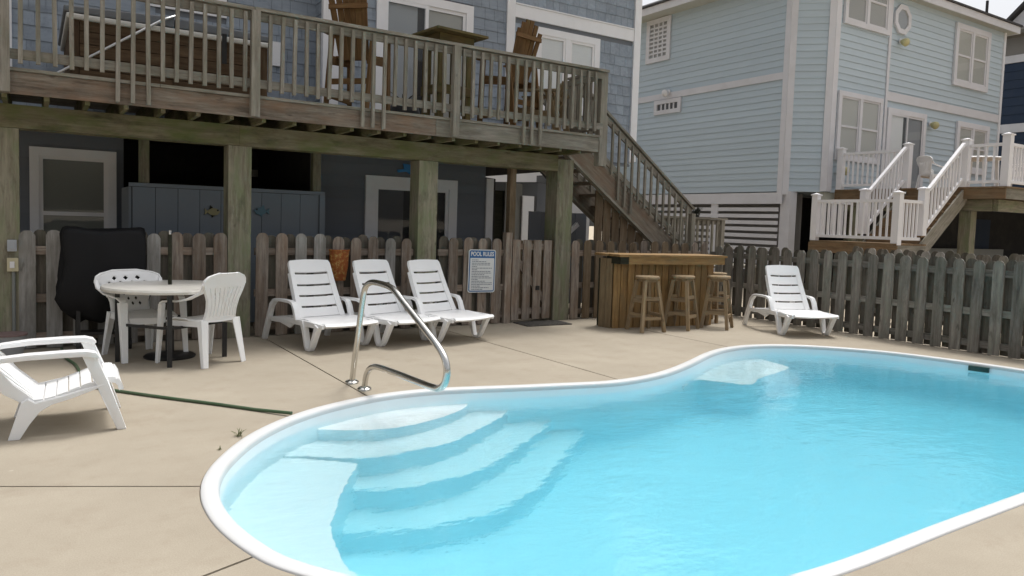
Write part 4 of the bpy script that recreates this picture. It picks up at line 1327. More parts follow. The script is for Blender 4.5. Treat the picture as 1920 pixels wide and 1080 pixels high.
def lounger_proto():
    t = thing('sun_lounger', None, 'sun lounger', local=True)
    seat_pts = [(-0.37, 0.31), (-0.28, 0.305), (-0.15, 0.315), (-0.02, 0.305), (0.10, 0.288), (0.20, 0.30), (0.265, 0.305), (0.285, 0.285)]
    def strip(pts, hw, t_, n=6, sag=0.012):
        return [[(x, hw * (2 * k / n - 1), z - sag * (1 - (2 * k / n - 1) ** 2)) for k in range(n + 1)] for x, z in pts]
    st = build('seat', MB().thick(strip(seat_pts, 0.33, 0.02), 0.026), PL, t, smooth=50)
    # seat ribs seen as shallow raised bars
    # backrest: two side stiles and curved slats with slots between
    def bk(s, u):                       # s along the back 0..1, u -1..1
        hw = 0.295 - 0.03 * s
        curve = 0.05 * math.sin(s * 3.0)
        return Vector((-0.36 - 0.315 * s - curve * 0.3 + 0.03 * u * u, hw * u, 0.315 + 0.615 * s - 0.012 * (1 - u * u)))
    cuts = [0.0, 0.185, 0.375, 0.565, 0.775]
    top = [[bk(0.80 + 0.20 * r_ / 5 + 0.03 * (1 - (2 * k / 10 - 1) ** 2) * (r_ / 5), (1.0 if r_ < 4 else (0.985 if r_ < 5 else 0.93)) * (2 * k / 10 - 1)) for k in range(11)] for r_ in range(6)]
    b = build('backrest', MB().thick(top, 0.027), PL, t, smooth=50)
    for sg in (-1, 1):
        fr = MB().thick([[bk(0.80 * s / 12, sg * a) for a in (0.78, 0.89, 1.0)] for s in range(13)], 0.028)
        fr.thick([[bk(0.80 * s / 12, sg * a) + Vector((-0.024, 0, -0.016)) for a in (0.93, 1.0)] for s in range(13)], 0.03)
        build('stile', fr, PL, b, smooth=50)
    for i in range(5):
        a = cuts[i] + 0.018
        c = (cuts[i + 1] - 0.018) if i < 4 else 0.80
        gr = []
        for r_ in range(4):
            s_ = a + (c - a) * r_ / 3
            gr.append([bk(s_, 0.785 * (2 * k / 8 - 1)) for k in range(9)])
        build('slat', MB().thick(gr, 0.014), PL, b, smooth=50)
    for sg in (-1, 1):
        y = 0.345 * sg
        rl = MB().ribbon([(-0.86, y, 0.255), (-0.7, y, 0.262), (-0.4, y, 0.285), (0.0, y, 0.285), (0.26, y * 0.99, 0.285)], 0.035, [0.05, 0.055, 0.06, 0.06, 0.045], (0, 1, 0))
        rl.prism([(-0.72, 0.25), (-0.5, 0.215), (-0.42, 0.20), (-0.34, 0.25)], 'xz', y - 0.012, y + 0.012)
        build('side_rail', rl, PL, t, smooth=40, bevel=0.004)
        v = MB().ribbon([(-0.14, y, 0.30), (-0.10, y, 0.22), (-0.055, y, 0.06), (-0.035, y, 0.018), (0.03, y, 0.018), (0.06, y, 0.06), (0.14, y, 0.22), (0.17, y, 0.29)], 0.065, [0.06, 0.05, 0.038, 0.034, 0.034, 0.038, 0.05, 0.07], (0, 1, 0))
        build('leg', v, PL, t, smooth=40, bevel=0.004)
        rg = MB().ribbon([(-1.02, y, 0.0), (-0.97, y, 0.13), (-0.90, y, 0.29), (-0.84, y, 0.42), (-0.77, y, 0.475)], 0.055, [0.05, 0.05, 0.05, 0.05, 0.045], (0, 1, 0))
        build('leg', rg, PL, t, smooth=40, bevel=0.004)
        ar = MB().ribbon([(-0.80, y, 0.465), (-0.74, y, 0.485), (-0.60, y, 0.492), (-0.42, y, 0.490), (-0.355, y, 0.475), (-0.315, y, 0.42), (-0.27, y, 0.30)], 0.062, [0.032, 0.032, 0.03, 0.03, 0.034, 0.04, 0.045], (0, 1, 0))
        build('armrest', ar, PL, t, smooth=40, bevel=0.004)
    cr = MB().box(-0.88, -0.83, -0.34, 0.34, 0.235, 0.275)
    build('crossbar', cr, PL, t)
    return t
LG = 'white plastic sun loungers round the pool'
def put(o, label, x, y, f, z=0.0, group=None):
    o.location = (x, y, z)
    o.rotation_euler = (0, 0, math.atan2(f[1], f[0]))
    tag(o, label, None, group)
    return o
def lounger_at(o, label, V, f):
    """V = world point of the V leg at its image-left side"""
    d = Vector(f).normalized()
    left = Vector((-d.y, d.x))
    org = Vector(V) + left * 0.335
    return put(o, label, org.x, org.y, d, group=LG)
L0 = lounger_proto()
lounger_at(L0, 'white slatted sun lounger left of the orange wall pot, closest to the table', (2.50, 7.81), (0.22, -1))
lounger_at(copy_tree(L0), 'white slatted sun lounger behind the steel grab rail, between two others', (3.31, 7.80), (0.30, -1))
lounger_at(copy_tree(L0), 'white slatted sun lounger beside the pool rules sign', (4.01, 7.78), (0.30, -1))
lounger_at(copy_tree(L0), 'white slatted sun lounger standing alone before the right fence', (8.78, 6.60), (-0.36, -0.93))

def monobloc(kind):
    t = thing('garden_chair', None, 'chair', local=True)
    W = [(0, .175), (.25, .165), (.45, .18), (.62, .215), (.78, .24), (.88, .23), (.95, .185), (1.0, .10)] if kind == 'slat' else \
        [(0, .195), (.25, .195), (.45, .22), (.60, .29), (.75, .335), (.88, .315), (.96, .24), (1.0, .12)]
    def wv(v):
        for (a, b), (c, d) in zip(W, W[1:]):
            if v <= c: return b + (d - b) * (v - a) / (c - a)
        return W[-1][1]
    H = 0.46 if kind == 'slat' else 0.41
    def BP(u, v):
        w = wv(v)
        y = w * u
        return Vector((-0.20 - 0.13 * v + 0.55 * y * y * (0.4 + v), y, 0.425 + H * v))
    def g(u0, u1, v0, v1, nu, nv):
        return [[BP(u0 + (u1 - u0) * j / nu, v0 + (v1 - v0) * i / nv) for j in range(nu + 1)] for i in range(nv + 1)]
    if kind == 'slat':
        fr = MB()
        fr.thick(g(-1, 1, 0.70, 1.0, 14, 8), 0.014)
        fr.thick(g(-1, 1, -0.02, 0.08, 10, 2), 0.014)
        for sg in (-1, 1):
            fr.thick(g(sg * 1.0, sg * 0.80, 0.08, 0.70, 2, 10), 0.014)
            fr.thick([[BP(sg * 1.0, v / 14) + Vector((dx, 0, 0)) for dx in (-0.012, 0.02)] for v in range(15)], 0.012)
        b = build('backrest', fr, PL, t, smooth=60)
        n = 7
        for i in range(n):
            a = -0.80 + 1.6 * i / n
            build('slat', MB().thick(g(a + 0.028, a + 1.6 / n - 0.028, 0.075, 0.705, 2, 8), 0.012), PL, b, smooth=60)
    else:
        mb = MB()
        nu, nv = 11, 8
        for i in range(nv):
            for j in range(nu):
                u0, u1 = -1 + 2 * j / nu, -1 + 2 * (j + 1) / nu
                v0, v1 = i / nv, (i + 1) / nv
                A, Bq, C_, D = BP(u0, v0), BP(u1, v0), BP(u1, v1), BP(u0, v1)
                hole = 1 <= i <= nv - 2 and (2 <= j <= nu - 3) and (i + j) % 2 == 1
                if not hole:
                    mb.add([A, Bq, C_, D], [(0, 1, 2, 3)])
                else:
                    um, vm = (u0 + u1) / 2, (v0 + v1) / 2
                    du, dv = (u1 - u0) * 0.44, (v1 - v0) * 0.45
                    P, Q, R_, S_ = BP(um, vm - dv), BP(um + du, vm), BP(um, vm + dv), BP(um - du, vm)
                    mb.add([A, Bq, C_, D, P, Q, R_, S_], [(0, 1, 4), (1, 5, 4), (1, 2, 5), (2, 6, 5), (2, 3, 6), (3, 7, 6), (3, 0, 7), (0, 4, 7)])
        b = build('backrest', mb, PL, t, smooth=60)
        sm = b.modifiers.new('thickness', 'SOLIDIFY'); sm.thickness = 0.012; sm.offset = 0
        rim = [BP(-1, v / 16) for v in range(6, 16)] + [BP(u / 6, 1.0) for u in range(-6, 7)] + [BP(1, v / 16) for v in range(15, 5, -1)]
        build('back_rim', MB().tube(rim, 0.011, 8), PL, t, smooth=60)
    # seat
    gr = []
    for i in range(9):
        x = -0.21 + 0.46 * i / 8
        row = []
        for j in range(9):
            u = 2 * j / 8 - 1
            hw = 0.20 + 0.045 * i / 8
            zz = 0.428 - 0.014 * (1 - u * u) + (0.010 if 3 < i < 7 else 0) - (0.03 if i == 8 else 0) + 0.004
            row.append((x, hw * u, zz))
        gr.append(row)
    build('seat', MB().thick(gr, 0.014), PL, t, smooth=60)
    ap = MB()
    ap.ribbon([(0.245, -0.235, 0.385), (0.255, 0, 0.372), (0.245, 0.235, 0.385)], 0.06, 0.012, (0, 0, 1))
    for sg in (-1, 1):
        ap.ribbon([(-0.20, 0.205 * sg, 0.40), (0.0, 0.225 * sg, 0.395), (0.24, 0.24 * sg, 0.388)], 0.05, 0.010, (0, 0, 1))
    build('seat_apron', ap, PL, t, smooth=50)
    for sg in (-1, 1):
        if kind == 'slat':
            y0 = 0.285 * sg
            a0 = BP(sg * 0.97, 0.62)
            apts = [BP(sg * 1.0, 0.78) + Vector((-0.0, 0, 0.0)), a0 + Vector((0.05, 0.012 * sg, -0.01)), Vector((-0.10, 0.272 * sg, 0.64)), Vector((0.02, y0, 0.612)), Vector((0.14, y0, 0.604)), Vector((0.215, y0, 0.598)), Vector((0.25, y0, 0.58)), Vector((0.262, y0, 0.55))]
        else:
            y0 = 0.295 * sg
            apts = [BP(sg * 1.0, 0.80), BP(sg * 1.0, 0.62) + Vector((0.03, 0.02 * sg, 0.0)), Vector((-0.02, 0.325 * sg, 0.635)), Vector((0.10, 0.32 * sg, 0.625)), Vector((0.19, 0.305 * sg, 0.61)), Vector((0.235, y0, 0.585)), Vector((0.25, y0, 0.54))]
        n = len(apts)
        sides = [Vector((0, 1, 0))] * n
        build('armrest', MB().ribbon(apts, [0.03, 0.045] + [0.06] * (n - 4) + [0.06, 0.055], 0.016, sides), PL, t, smooth=60, bevel=0.003)
        # front leg: channel section, broad face forward
        lg = MB()
        x0, zt = 0.255, 0.57
        lg.beam((x0, y0, zt), (0.305, y0 * 1.03, 0.0), 0.075, 0.012, (1, 0, 0), 0.048, 0.010)
        lg.beam((x0 - 0.022, y0 + 0.033 * sg, zt), (0.290, y0 * 1.03 + 0.02 * sg, 0.0), 0.012, 0.05, (1, 0, 0), 0.01, 0.03)
        build('leg', lg, PL, t, bevel=0.002)
        rl = MB()
        rl.beam((-0.205, 0.185 * sg, 0.435), (-0.275, 0.225 * sg, 0.0), 0.085, 0.012, (1, 0, 0), 0.055, 0.010)
        rl.beam((-0.185, 0.222 * sg, 0.435), (-0.26, 0.25 * sg, 0.0), 0.012, 0.06, (1, 0, 0), 0.01, 0.03)
        build('leg', rl, PL, t, bevel=0.002)
    return t
c1 = monobloc('slat')
put(c1, 'white plastic garden chair with slotted back on the right of the round table', 1.40, 7.62, (-0.5, 0.866))
c2 = monobloc('lattice')
put(c2, 'white plastic garden chair with diamond lattice back behind the round table', 0.90, 8.20, (0.36, -0.93))
n1 = copy_tree(c1)
put(n1, 'white plastic chair on the white railed deck beside the blue wall', 18.6, 9.9, (0.9, -0.3), 2.50)
n2 = copy_tree(c1)
put(n2, 'white plastic chair at the right edge behind the white deck railing', 18.9, 8.0, (-0.3, 0.95), 2.50)

# white patio table on the neighbour's deck
nt = thing('patio_table', 'white patio table seen through the white deck railing', 'table', (18.0, 8.6, 2.5), local=True)
build('table_top', MB().lathe([(0, 0.70), (0.55, 0.70), (0.56, 0.72), (0.54, 0.735), (0, 0.735)], 24), PL, nt, smooth=40)
for k in range(4):
    a = R(45 + 90 * k)
    build('leg', MB().beam((0.4 * math.cos(a), 0.4 * math.sin(a), 0.7), (0.45 * math.cos(a), 0.45 * math.sin(a), 0), 0.07, 0.07, (1, 0, 0), 0.045, 0.045), PL, nt)

# adirondack chair of white plastic, left foreground
ad = thing('adirondack_chair', 'white plastic adirondack chair cut by the left edge, beside the green hose', 'chair', (-0.005, 5.785, 0), R(-2), local=True)
prof = [(-0.005, 0.225), (0.045, 0.222), (0.105, 0.232), (0.17, 0.252), (0.24, 0.278), (0.31, 0.305), (0.38, 0.328), (0.44, 0.340), (0.475, 0.332), (0.495, 0.305), (0.503, 0.27)]
def prof_at(s):
    L = [0]
    for (a, b), (c, d) in zip(prof, prof[1:]):
        L.append(L[-1] + math.hypot(c - a, d - b))
    s *= L[-1]
    for i in range(len(prof) - 1):
        if s <= L[i + 1]:
            f = (s - L[i]) / (L[i + 1] - L[i])
            return prof[i][0] + (prof[i + 1][0] - prof[i][0]) * f, prof[i][1] + (prof[i + 1][1] - prof[i][1]) * f
    return prof[-1]
seat = build('seat', MB().thick([[(x, y, z - 0.017) for y in (-0.265, -0.1, 0.1, 0.265)] for x, z in prof[1:4]], 0.014), PL, ad, smooth=50)
for sg in (-1, 1):
    build('seat_rail', MB().thick([[(x, sg * y, z - 0.016) for y in (0.248, 0.265)] for x, z in prof], 0.03), PL, seat, smooth=50)
ns_ = 8
for i in range(ns_):
    s0, s1 = i / ns_ + 0.008, (i + 1) / ns_ - 0.008
    rows = [prof_at(s0 + (s1 - s0) * k / 3) for k in range(4)]
    build('slat', MB().thick([[(x, y, z) for y in (-0.262, -0.1, 0.1, 0.262)] for x, z in rows], 0.018), PL, seat, smooth=40, bevel=0.002)
def bslat(k, n=6):
    y0, y1 = -0.255 + 0.51 * k / n + 0.006, -0.255 + 0.51 * (k + 1) / n - 0.006
    ym = (y0 + y1) / 2
    top = 0.96 - 1.6 * ym * ym
    rows = []
    for i in range(8):
        s = i / 7
        x = 0.0 - 0.50 * s - 0.05 * math.sin(3.14 * s)
        z = 0.225 + (top - 0.24) * s * 0.93
        fl = 1 + 0.12 * s
        rows.append([(x + 0.25 * y * y, y * fl, z) for y in (y0, (y0 + y1) / 2, y1)])
    return rows
bk_ = build('backrest', MB().thick([[(-0.05 - 0.45 * s - 0.05, y, 0.235 + 0.66 * s) for y in (-0.28, 0.28)] for s in (0.5, 0.6)], 0.02), PL, ad)
build('cross_rail', MB().thick([[(-0.03 - 0.40 * s - 0.04, y, 0.235 + 0.60 * s) for y in (-0.265, 0.265)] for s in (0.02, 0.10)], 0.03), PL, bk_)
for k in range(6):
    build('slat', MB().thick(bslat(k), 0.018), PL, bk_, smooth=40, bevel=0.002)
for sg in (-1, 1):
    y = 0.30 * sg
    am = MB().ribbon([(-0.30, y * 0.94, 0.475), (-0.18, y * 0.97, 0.500), (-0.02, y, 0.515), (0.18, y, 0.520), (0.30, y, 0.520), (0.345, y, 0.508), (0.36, y, 0.485)], [0.07, 0.09, 0.10, 0.105, 0.105, 0.10, 0.085], [0.03, 0.032, 0.034, 0.036, 0.036, 0.036, 0.036])
    build('armrest', am, PL, ad, smooth=50, bevel=0.006)
    fl = MB().hexa([Vector(p) for p in ((0.275, y - 0.03, 0.505), (0.355, y - 0.03, 0.505), (0.355, y + 0.03, 0.505), (0.275, y + 0.03, 0.505))],
                   [Vector(p) for p in ((0.345, y - 0.028, 0.33), (0.425, y - 0.028, 0.33), (0.425, y + 0.028, 0.33), (0.345, y + 0.028, 0.33))])
    fl.hexa([Vector(p) for p in ((0.345, y - 0.028, 0.33), (0.425, y - 0.028, 0.33), (0.425, y + 0.028, 0.33), (0.345, y + 0.028, 0.33))],
            [Vector(p) for p in ((0.475, y - 0.025, 0.0), (0.53, y - 0.025, 0.0), (0.53, y + 0.025, 0.0), (0.475, y + 0.025, 0.0))])
    build('leg', fl, PL, ad, smooth=30, bevel=0.007)
    rr = MB().prism([(-0.125, 0.0), (-0.062, 0.0), (-0.01, 0.09), (0.045, 0.165), (0.11, 0.205), (0.22, 0.235), (0.40, 0.30), (0.40, 0.315), (0.16, 0.25), (0.02, 0.222), (-0.02, 0.25), (-0.055, 0.23), (-0.085, 0.13)], 'xz', y - 0.03, y + 0.015)
    build('leg', rr, PL, ad, bevel=0.005)
    bb = MB().ribbon([(0.0, 0.27 * sg, 0.215), (-0.12, 0.275 * sg, 0.31), (-0.21, 0.28 * sg, 0.42), (-0.29, 0.28 * sg, 0.50), (-0.36, 0.28 * sg, 0.6)], 0.035, [0.05, 0.075, 0.085, 0.08, 0.05])
    build('back_support', bb, PL, ad, smooth=40, bevel=0.005)

# round patio table with parasol foot
tbx, tby = 1.13, 7.98
pt = thing('patio_table', 'round off white patio table on black legs between two plastic chairs', 'table', (tbx, tby, 0), local=True)
build('table_top', MB().lathe([(0, 0.690), (0.565, 0.692), (0.585, 0.680), (0.598, 0.682), (0.602, 0.704), (0.592, 0.722), (0, 0.724)], 48), M['tabletop'], pt, smooth=30)
tl = [(0.67, 7.93), (1.06, 7.46), (1.62, 7.82), (1.22, 8.47)]
for (x, y) in tl:
    build('leg', MB().box(x - tbx - 0.02, x - tbx + 0.02, y - tby - 0.02, y - tby + 0.02, 0, 0.69), M['black'], pt)
for i in range(4):
    (x0, y0), (x1, y1) = tl[i], tl[(i + 1) % 4]
    build('stretcher', MB().beam((x0 - tbx, y0 - tby, 0.36), (x1 - tbx, y1 - tby, 0.36), 0.02, 0.025), M['black'], pt)
pb = thing('parasol_base', 'round black parasol base with its pole standing up through the table', 'parasol base', (1.14, 8.01, 0), local=True)
build('foot', MB().lathe([(0, 0), (0.235, 0), (0.24, 0.015), (0.22, 0.03), (0.10, 0.045), (0.035, 0.06), (0, 0.06)], 36), M['black'], pb, smooth=40)
build('sleeve', MB().lathe([(0.0, 0.06), (0.04, 0.06), (0.04, 0.40), (0.0, 0.40)], 14), M['black'], pb, smooth=40)
build('pole', MB().lathe([(0.0, 0.40), (0.019, 0.40), (0.019, 1.22), (0.0, 1.22)], 12), M['bar_dark'], pb, smooth=40)
build('tip', MB().lathe([(0.0, 1.22), (0.012, 1.22), (0.012, 1.26), (0.0, 1.26)], 12), M['alu'], pb, smooth=40)

# stainless grab rail
gr_ = thing('grab_rail', 'stainless steel grab rail bending over the pool steps', 'handrail', (2.34, 6.03, 0))
ctrl = [(6.15, 0.0), (6.10, 0.2), (6.02, 0.46), (5.93, 0.76), (5.87, 0.87), (5.76, 0.915), (5.60, 0.925), (5.38, 0.915), (5.25, 0.885), (5.10, 0.82), (4.71, 0.66), (4.52, 0.575), (4.425, 0.51), (4.39, 0.43), (4.42, 0.345), (4.50, 0.295), (4.62, 0.28), (4.86, 0.272), (5.20, 0.262), (5.50, 0.25), (5.65, 0.235), (5.76, 0.19), (5.83, 0.11), (5.86, 0.0)]
C3 = [Vector((2.34, a, b)) for a, b in ctrl]
path = []
for i in range(len(C3) - 1):
    p0, p1, p2, p3 = C3[max(i - 1, 0)], C3[i], C3[i + 1], C3[min(i + 2, len(C3) - 1)]
    for q in range(5):
        tt = q / 5
        path.append(0.5 * ((2 * p1) + (p2 - p0) * tt + (2 * p0 - 5 * p1 + 4 * p2 - p3) * tt ** 2 + (3 * p1 - p0 - 3 * p2 + p3) * tt ** 3))
path.append(C3[-1])
build('tube', MB().tube(path, 0.0245, 16), M['steel'], gr_, smooth=60)
for yy in (6.15, 5.86):
    build('escutcheon', MB().lathe([(0.0, 0.0), (0.062, 0.0), (0.060, 0.012), (0.045, 0.024), (0.026, 0.028), (0.0, 0.028)], 24, (2.34, yy, 0.001)), M['steel'], gr_, smooth=40)

# green garden hose
hp = [(0.24, 8.85), (0.25, 8.3), (0.32, 7.85), (0.34, 7.4), (0.36, 7.05), (0.42, 6.78), (0.66, 6.44), (0.9, 6.13), (1.13, 5.85), (1.33, 5.59), (1.56, 5.285)]
hq = []
H3 = [Vector((x, y, 0.017)) for x, y in hp]
for i in range(len(H3) - 1):
    p0, p1, p2, p3 = H3[max(i - 1, 0)], H3[i], H3[i + 1], H3[min(i + 2, len(H3) - 1)]
    for q in range(6):
        tt = q / 6
        hq.append(0.5 * ((2 * p1) + (p2 - p0) * tt + (2 * p0 - 5 * p1 + 4 * p2 - p3) * tt ** 2 + (3 * p1 - p0 - 3 * p2 + p3) * tt ** 3))
hq.append(H3[-1])
for p in hq:
    p.z += 0.011 * max(0, 1 - (p - H3[-1]).length / 0.30) - 0.004
hs_ = build('garden_hose', MB().tube(hq, 0.0125, 10), M['hose'], smooth=60)
tag(hs_, 'green garden hose lying across the concrete to the pool edge', 'hose')

# pool rules sign on the fence
sg_ = thing('pool_rules_sign', 'blue and white POOL RULES sign fixed to the wooden fence', 'sign', (5.265, 8.93, 0.755))
sg_.rotation_euler = (0, R(0.6), 0)
def rrect(w, h, r, n=5):
    P = []
    for cx, cz, a0 in ((w / 2 - r, h / 2 - r, 0), (-w / 2 + r, h / 2 - r, 90), (-w / 2 + r, -h / 2 + r, 180), (w / 2 - r, -h / 2 + r, 270)):
        for k in range(n + 1):
            a = R(a0 + 90 * k / n)
            P.append((cx + r * math.cos(a), cz + r * math.sin(a)))
    return P
def sp(poly, y0, y1): return MB().prism([(a + 5.265, b + 0.755) for a, b in poly], 'xz', 8.93 + y0, 8.93 + y1)
build('panel', sp(rrect(0.44, 0.60, 0.035), -0.004, 0.0), M['sign_white'], sg_)
build('border', sp(rrect(0.415, 0.575, 0.03), -0.0055, -0.0042), M['sign_blue'], sg_)
build('field', sp([(a, b - 0.045) for a, b in rrect(0.385, 0.455, 0.012)], -0.007, -0.0057), M['sign_white'], sg_)
def text_obj(name, body, size, loc, mat, parent, sx=1.0, bold=0.0):
    cu = bpy.data.curves.new(name, 'FONT')
    cu.body = body; cu.size = size; cu.align_x = 'CENTER'; cu.align_y = 'CENTER'; cu.extrude = 0.0008; cu.offset = bold
    cu.materials.append(mat)
    tmp = bpy.data.objects.new(name, cu)
    me = bpy.data.meshes.new_from_object(tmp)
    bpy.data.objects.remove(tmp)
    o = bpy.data.objects.new(name, me)
    COL.objects.link(o)
    o.parent = parent; o.location = loc; o.rotation_euler = (R(90), 0, 0); o.scale = (sx, 1, 1)
    return o
text_obj('lettering', 'POOL RULES', 0.082, (0, -0.0075, 0.236), M['sign_white'], sg_, 0.80, 0.0022)
pr_ = MB()
lw = [0.30, 0.72, 0.92, 0.88, 0.24, 0.98, 0.28, 0.93, 0.95, 0.62, 0.88, 0.98, 0.32, 0.65, 1.0, 1.0, 0.42, 0.85, 0.58]
rr_ = random.Random(4)
for i, f in enumerate(lw):
    z = 0.755 + 0.155 - i * 0.0228
    x = 5.265 - 0.165
    end = x + 0.33 * f
    while x < end - 0.008:
        w = min(rr_.uniform(0.012, 0.05), end - x)
        pr_.box(x, x + w, 8.93 - 0.0085, 8.93 - 0.0072, z - 0.0042, z + 0.0042)
        x += w + 0.007
build('rule_lines', pr_, M['print'], sg_)

# orange wall pocket
oc_ = MB()
rows = []
for i in range(15):
    s = i / 14
    z = 1.03 - 0.37 * s
    w = 0.125 - 0.02 * s - 0.055 * max(0, s - 0.55) ** 1.1
    d = 0.115 - 0.03 * s
    rows.append([Vector((3.20 + w * math.cos(R(180 + 180 * k / 14)), 8.93 + d * math.sin(R(180 + 180 * k / 14)) * (1 + 0.05 * math.sin(9 * k + 14 * s)), z)) for k in range(15)])
oc_.rings(rows)
wp = build('wall_pot', oc_, M['ceramic'], smooth=50)
tag(wp, 'rough orange ceramic wall pot hanging on the fence behind the loungers', 'wall pot')
build('pot_rim', MB().ribbon([(3.20 + 0.128 * math.cos(R(180 + 180 * k / 14)), 8.93 + 0.118 * math.sin(R(180 + 180 * k / 14)), 1.035) for k in range(15)], 0.018, 0.012, (0, 0, 1)), M['ceramic'], wp)

# covered barbecue
gb = thing('barbecue', 'barbecue grill under a black fabric cover before the left fence', 'barbecue', (0.62, 8.74, 0))
rr_ = random.Random(5)
rows = []
Lr = [(1.245, 0.24, 0.12), (1.25, 0.33, 0.19), (1.235, 0.36, 0.225), (1.19, 0.375, 0.24), (1.05, 0.375, 0.245), (0.9, 0.375, 0.25), (0.78, 0.385, 0.26), (0.66, 0.405, 0.275), (0.54, 0.42, 0.28), (0.44, 0.375, 0.25), (0.36, 0.30, 0.2), (0.31, 0.22, 0.15)]
n = 48
for i, (z, a, b) in enumerate(Lr):
    ring = []
    for k in range(n):
        th = 6.28318 * k / n
        cx, sy_ = math.cos(th), math.sin(th)
        p = 4.0
        r_ = (abs(cx) ** p + abs(sy_) ** p) ** (-1 / p)
        fold = 1 + (0.055 * min(1, i / 5)) * math.sin(th * 7 + 1.6 * math.sin(i * 0.9)) + 0.03 * min(1, i / 3) * math.sin(th * 13 + i * 0.8)
        zz = z + (0.03 * math.sin(th * 5 + 1) * (i / 11)) + (0.02 * math.cos(th * 2) if i < 3 else 0)
        ring.append(Vector((0.62 + a * cx * r_ * fold, 8.74 + 0.62 * b * sy_ * r_ * fold, zz)))
    rows.append(ring)
build('cover', MB().rings(rows), M['cover'], gb, smooth=70)
for x in (0.38, 0.84):
    for y in (8.64, 8.84):
        build('leg', MB().box(x - 0.018, x + 0.018, y - 0.018, y + 0.018, 0.05, 0.45), M['black'], gb)
build('shelf', MB().box(0.38, 0.84, 8.64, 8.84, 0.16, 0.19), M['black'], gb)
for x in (0.38, 0.84):
    build('wheel', MB().tube([(x - 0.02, 8.64, 0.06), (x + 0.02, 8.64, 0.06)], 0.06, 16), M['black'], gb)

# electrical boxes on the left post
eb = thing('outlet_box', 'grey outlet cover box on the green post at the left edge', 'outlet box', (-0.175, 8.948, 1.06))
build('box', MB().box(-0.215, -0.135, 8.90, 8.948, 1.00, 1.115), M['grey_box'], eb, bevel=0.006)
build('lid', MB().box(-0.20, -0.15, 8.892, 8.8995, 1.02, 1.095), M['grey_box'], eb, bevel=0.003)
eb = thing('switch_box', 'beige switch box with white switch below the grey outlet box', 'switch box', (-0.17, 8.948, 0.87))
build('box', MB().box(-0.218, -0.122, 8.895, 8.948, 0.80, 0.935), M['beige_box'], eb, bevel=0.006)
build('switch', MB().box(-0.195, -0.155, 8.884, 8.8945, 0.835, 0.90), M['vinyl'], eb, bevel=0.003)
cd = build('conduit_pipe', MB().tube([(-0.165, 8.93, 0.80), (-0.165, 8.93, 0.0)], 0.016, 10), M['conduit'], smooth=60)
tag(cd, 'thin grey conduit pipe running down the left post from the switch box', 'pipe')
bk2 = thing('bucket', 'grey bucket with faded red rim behind the adirondack chair', 'bucket', (-0.20, 8.50, 0), local=True)
build('body', MB().lathe([(0, 0), (0.11, 0), (0.145, 0.22), (0.135, 0.22), (0.10, 0.02), (0, 0.02)], 28), M['bucket'], bk2, smooth=40)
build('rim', MB().lathe([(0.138, 0.2205), (0.152, 0.2205), (0.152, 0.236), (0.138, 0.236)], 28), M['red'], bk2, smooth=40)
dm = MB()
dm.box(5.80, 6.55, 8.50, 8.90, 0.002, 0.016)
for k in range(14):
    dm.box(5.82 + k * 0.052, 5.85 + k * 0.052, 8.52, 8.88, 0.016, 0.021)
d_ = build('door_mat', dm, M['mat'])
d_.rotation_euler = (0, 0, R(-3))
tag(d_, 'dark ribbed door mat lying in front of the gate', 'door mat')

# ---------------------------------------------------------------- bar and stools
bar = thing('pool_bar', 'amber wooden pool bar with vertical boards before the fence', 'bar counter', (6.86, 7.99, 0))
F0, F1 = Vector((6.855, 7.985, 0)), Vector((8.60, 7.735, 0))
fd = (F1 - F0).normalized()
fn = Vector((fd.y, -fd.x, 0))          # outwards, to the viewer
if fn.y > 0: fn = -fn
Lb = (F1 - F0).length
nb_ = 15
for i in range(nb_):
    a = F0 + fd * (Lb * (i + 0.5) / nb_)
    plank('board', (a.x, a.y, 0.0), (a.x, a.y, 0.985), Lb / nb_ - 0.012, 0.02, M['bar_wood'], bar, fn, 0.0015)
S0 = Vector((6.815, 8.20, 0))
sd = (S0 - F0)
sn = Vector((-1, -0.2, 0)).normalized()
for i in range(2):
    a = F0 + sd * ((i + 0.5) / 2) - fd * 0.0 + Vector((-0.008, 0.012, 0))
    plank('side_board', (a.x, a.y, 0.0), (a.x, a.y, 0.985), sd.length / 2 - 0.006, 0.02, M['bar_grey'], bar, sn)
E1 = F1 - fn * 0.32
for i in range(2):
    a = F1 - fn * (0.02 + 0.15 * (i + 0.5))
    plank('side_board', (a.x, a.y, 0.0), (a.x, a.y, 0.985), 0.145, 0.02, M['bar_wood'], bar, fd)
bk_pts = [F0 + Vector((0.02, 0.01, 0)) - fn * 0.012, F1 - fn * 0.012 - fd * 0.012, E1 - fd * 0.012, S0 + Vector((0.03, 0.1, 0))]
build('frame', MB().prism([(p.x, p.y) for p in bk_pts], 'xy', 0.005, 0.98), M['bar_dark'], bar)
# top: three long planks and a fascia
TL = F0 - fd * 0.035 + fn * 0.21
TR = F1 + fd * 0.075 + fn * 0.21
for i in range(4):
    o0 = -fn * (0.075 + 0.15 * i)
    a, b = TL + o0 - fd * (0.0 if i < 2 else 0.05), TR + o0
    plank('top_board', (a.x, a.y, 1.035), (b.x, b.y, 1.035), 0.146, 0.032, M['bar_wood'], bar)
a, b = TL + fd * 0.16 - fn * 0.03, TR - fd * 0.03 - fn * 0.03
plank('fascia', (a.x, a.y, 0.968), (b.x, b.y, 0.968), 0.02, 0.10, M['bar_wood'], bar)
a2, b2 = TL + fd * 0.02 - fn * 0.03, TL + fd * 0.156 - fn * 0.03
plank('fascia', (a2.x, a2.y, 0.968), (b2.x, b2.y, 0.968), 0.022, 0.10, M['bar_dark'], bar)
a3 = TL + fd * 0.02 - fn * 0.36
plank('fascia', (a2.x, a2.y, 0.968), (a3.x, a3.y, 0.968), 0.02, 0.10, M['bar_dark'], bar)

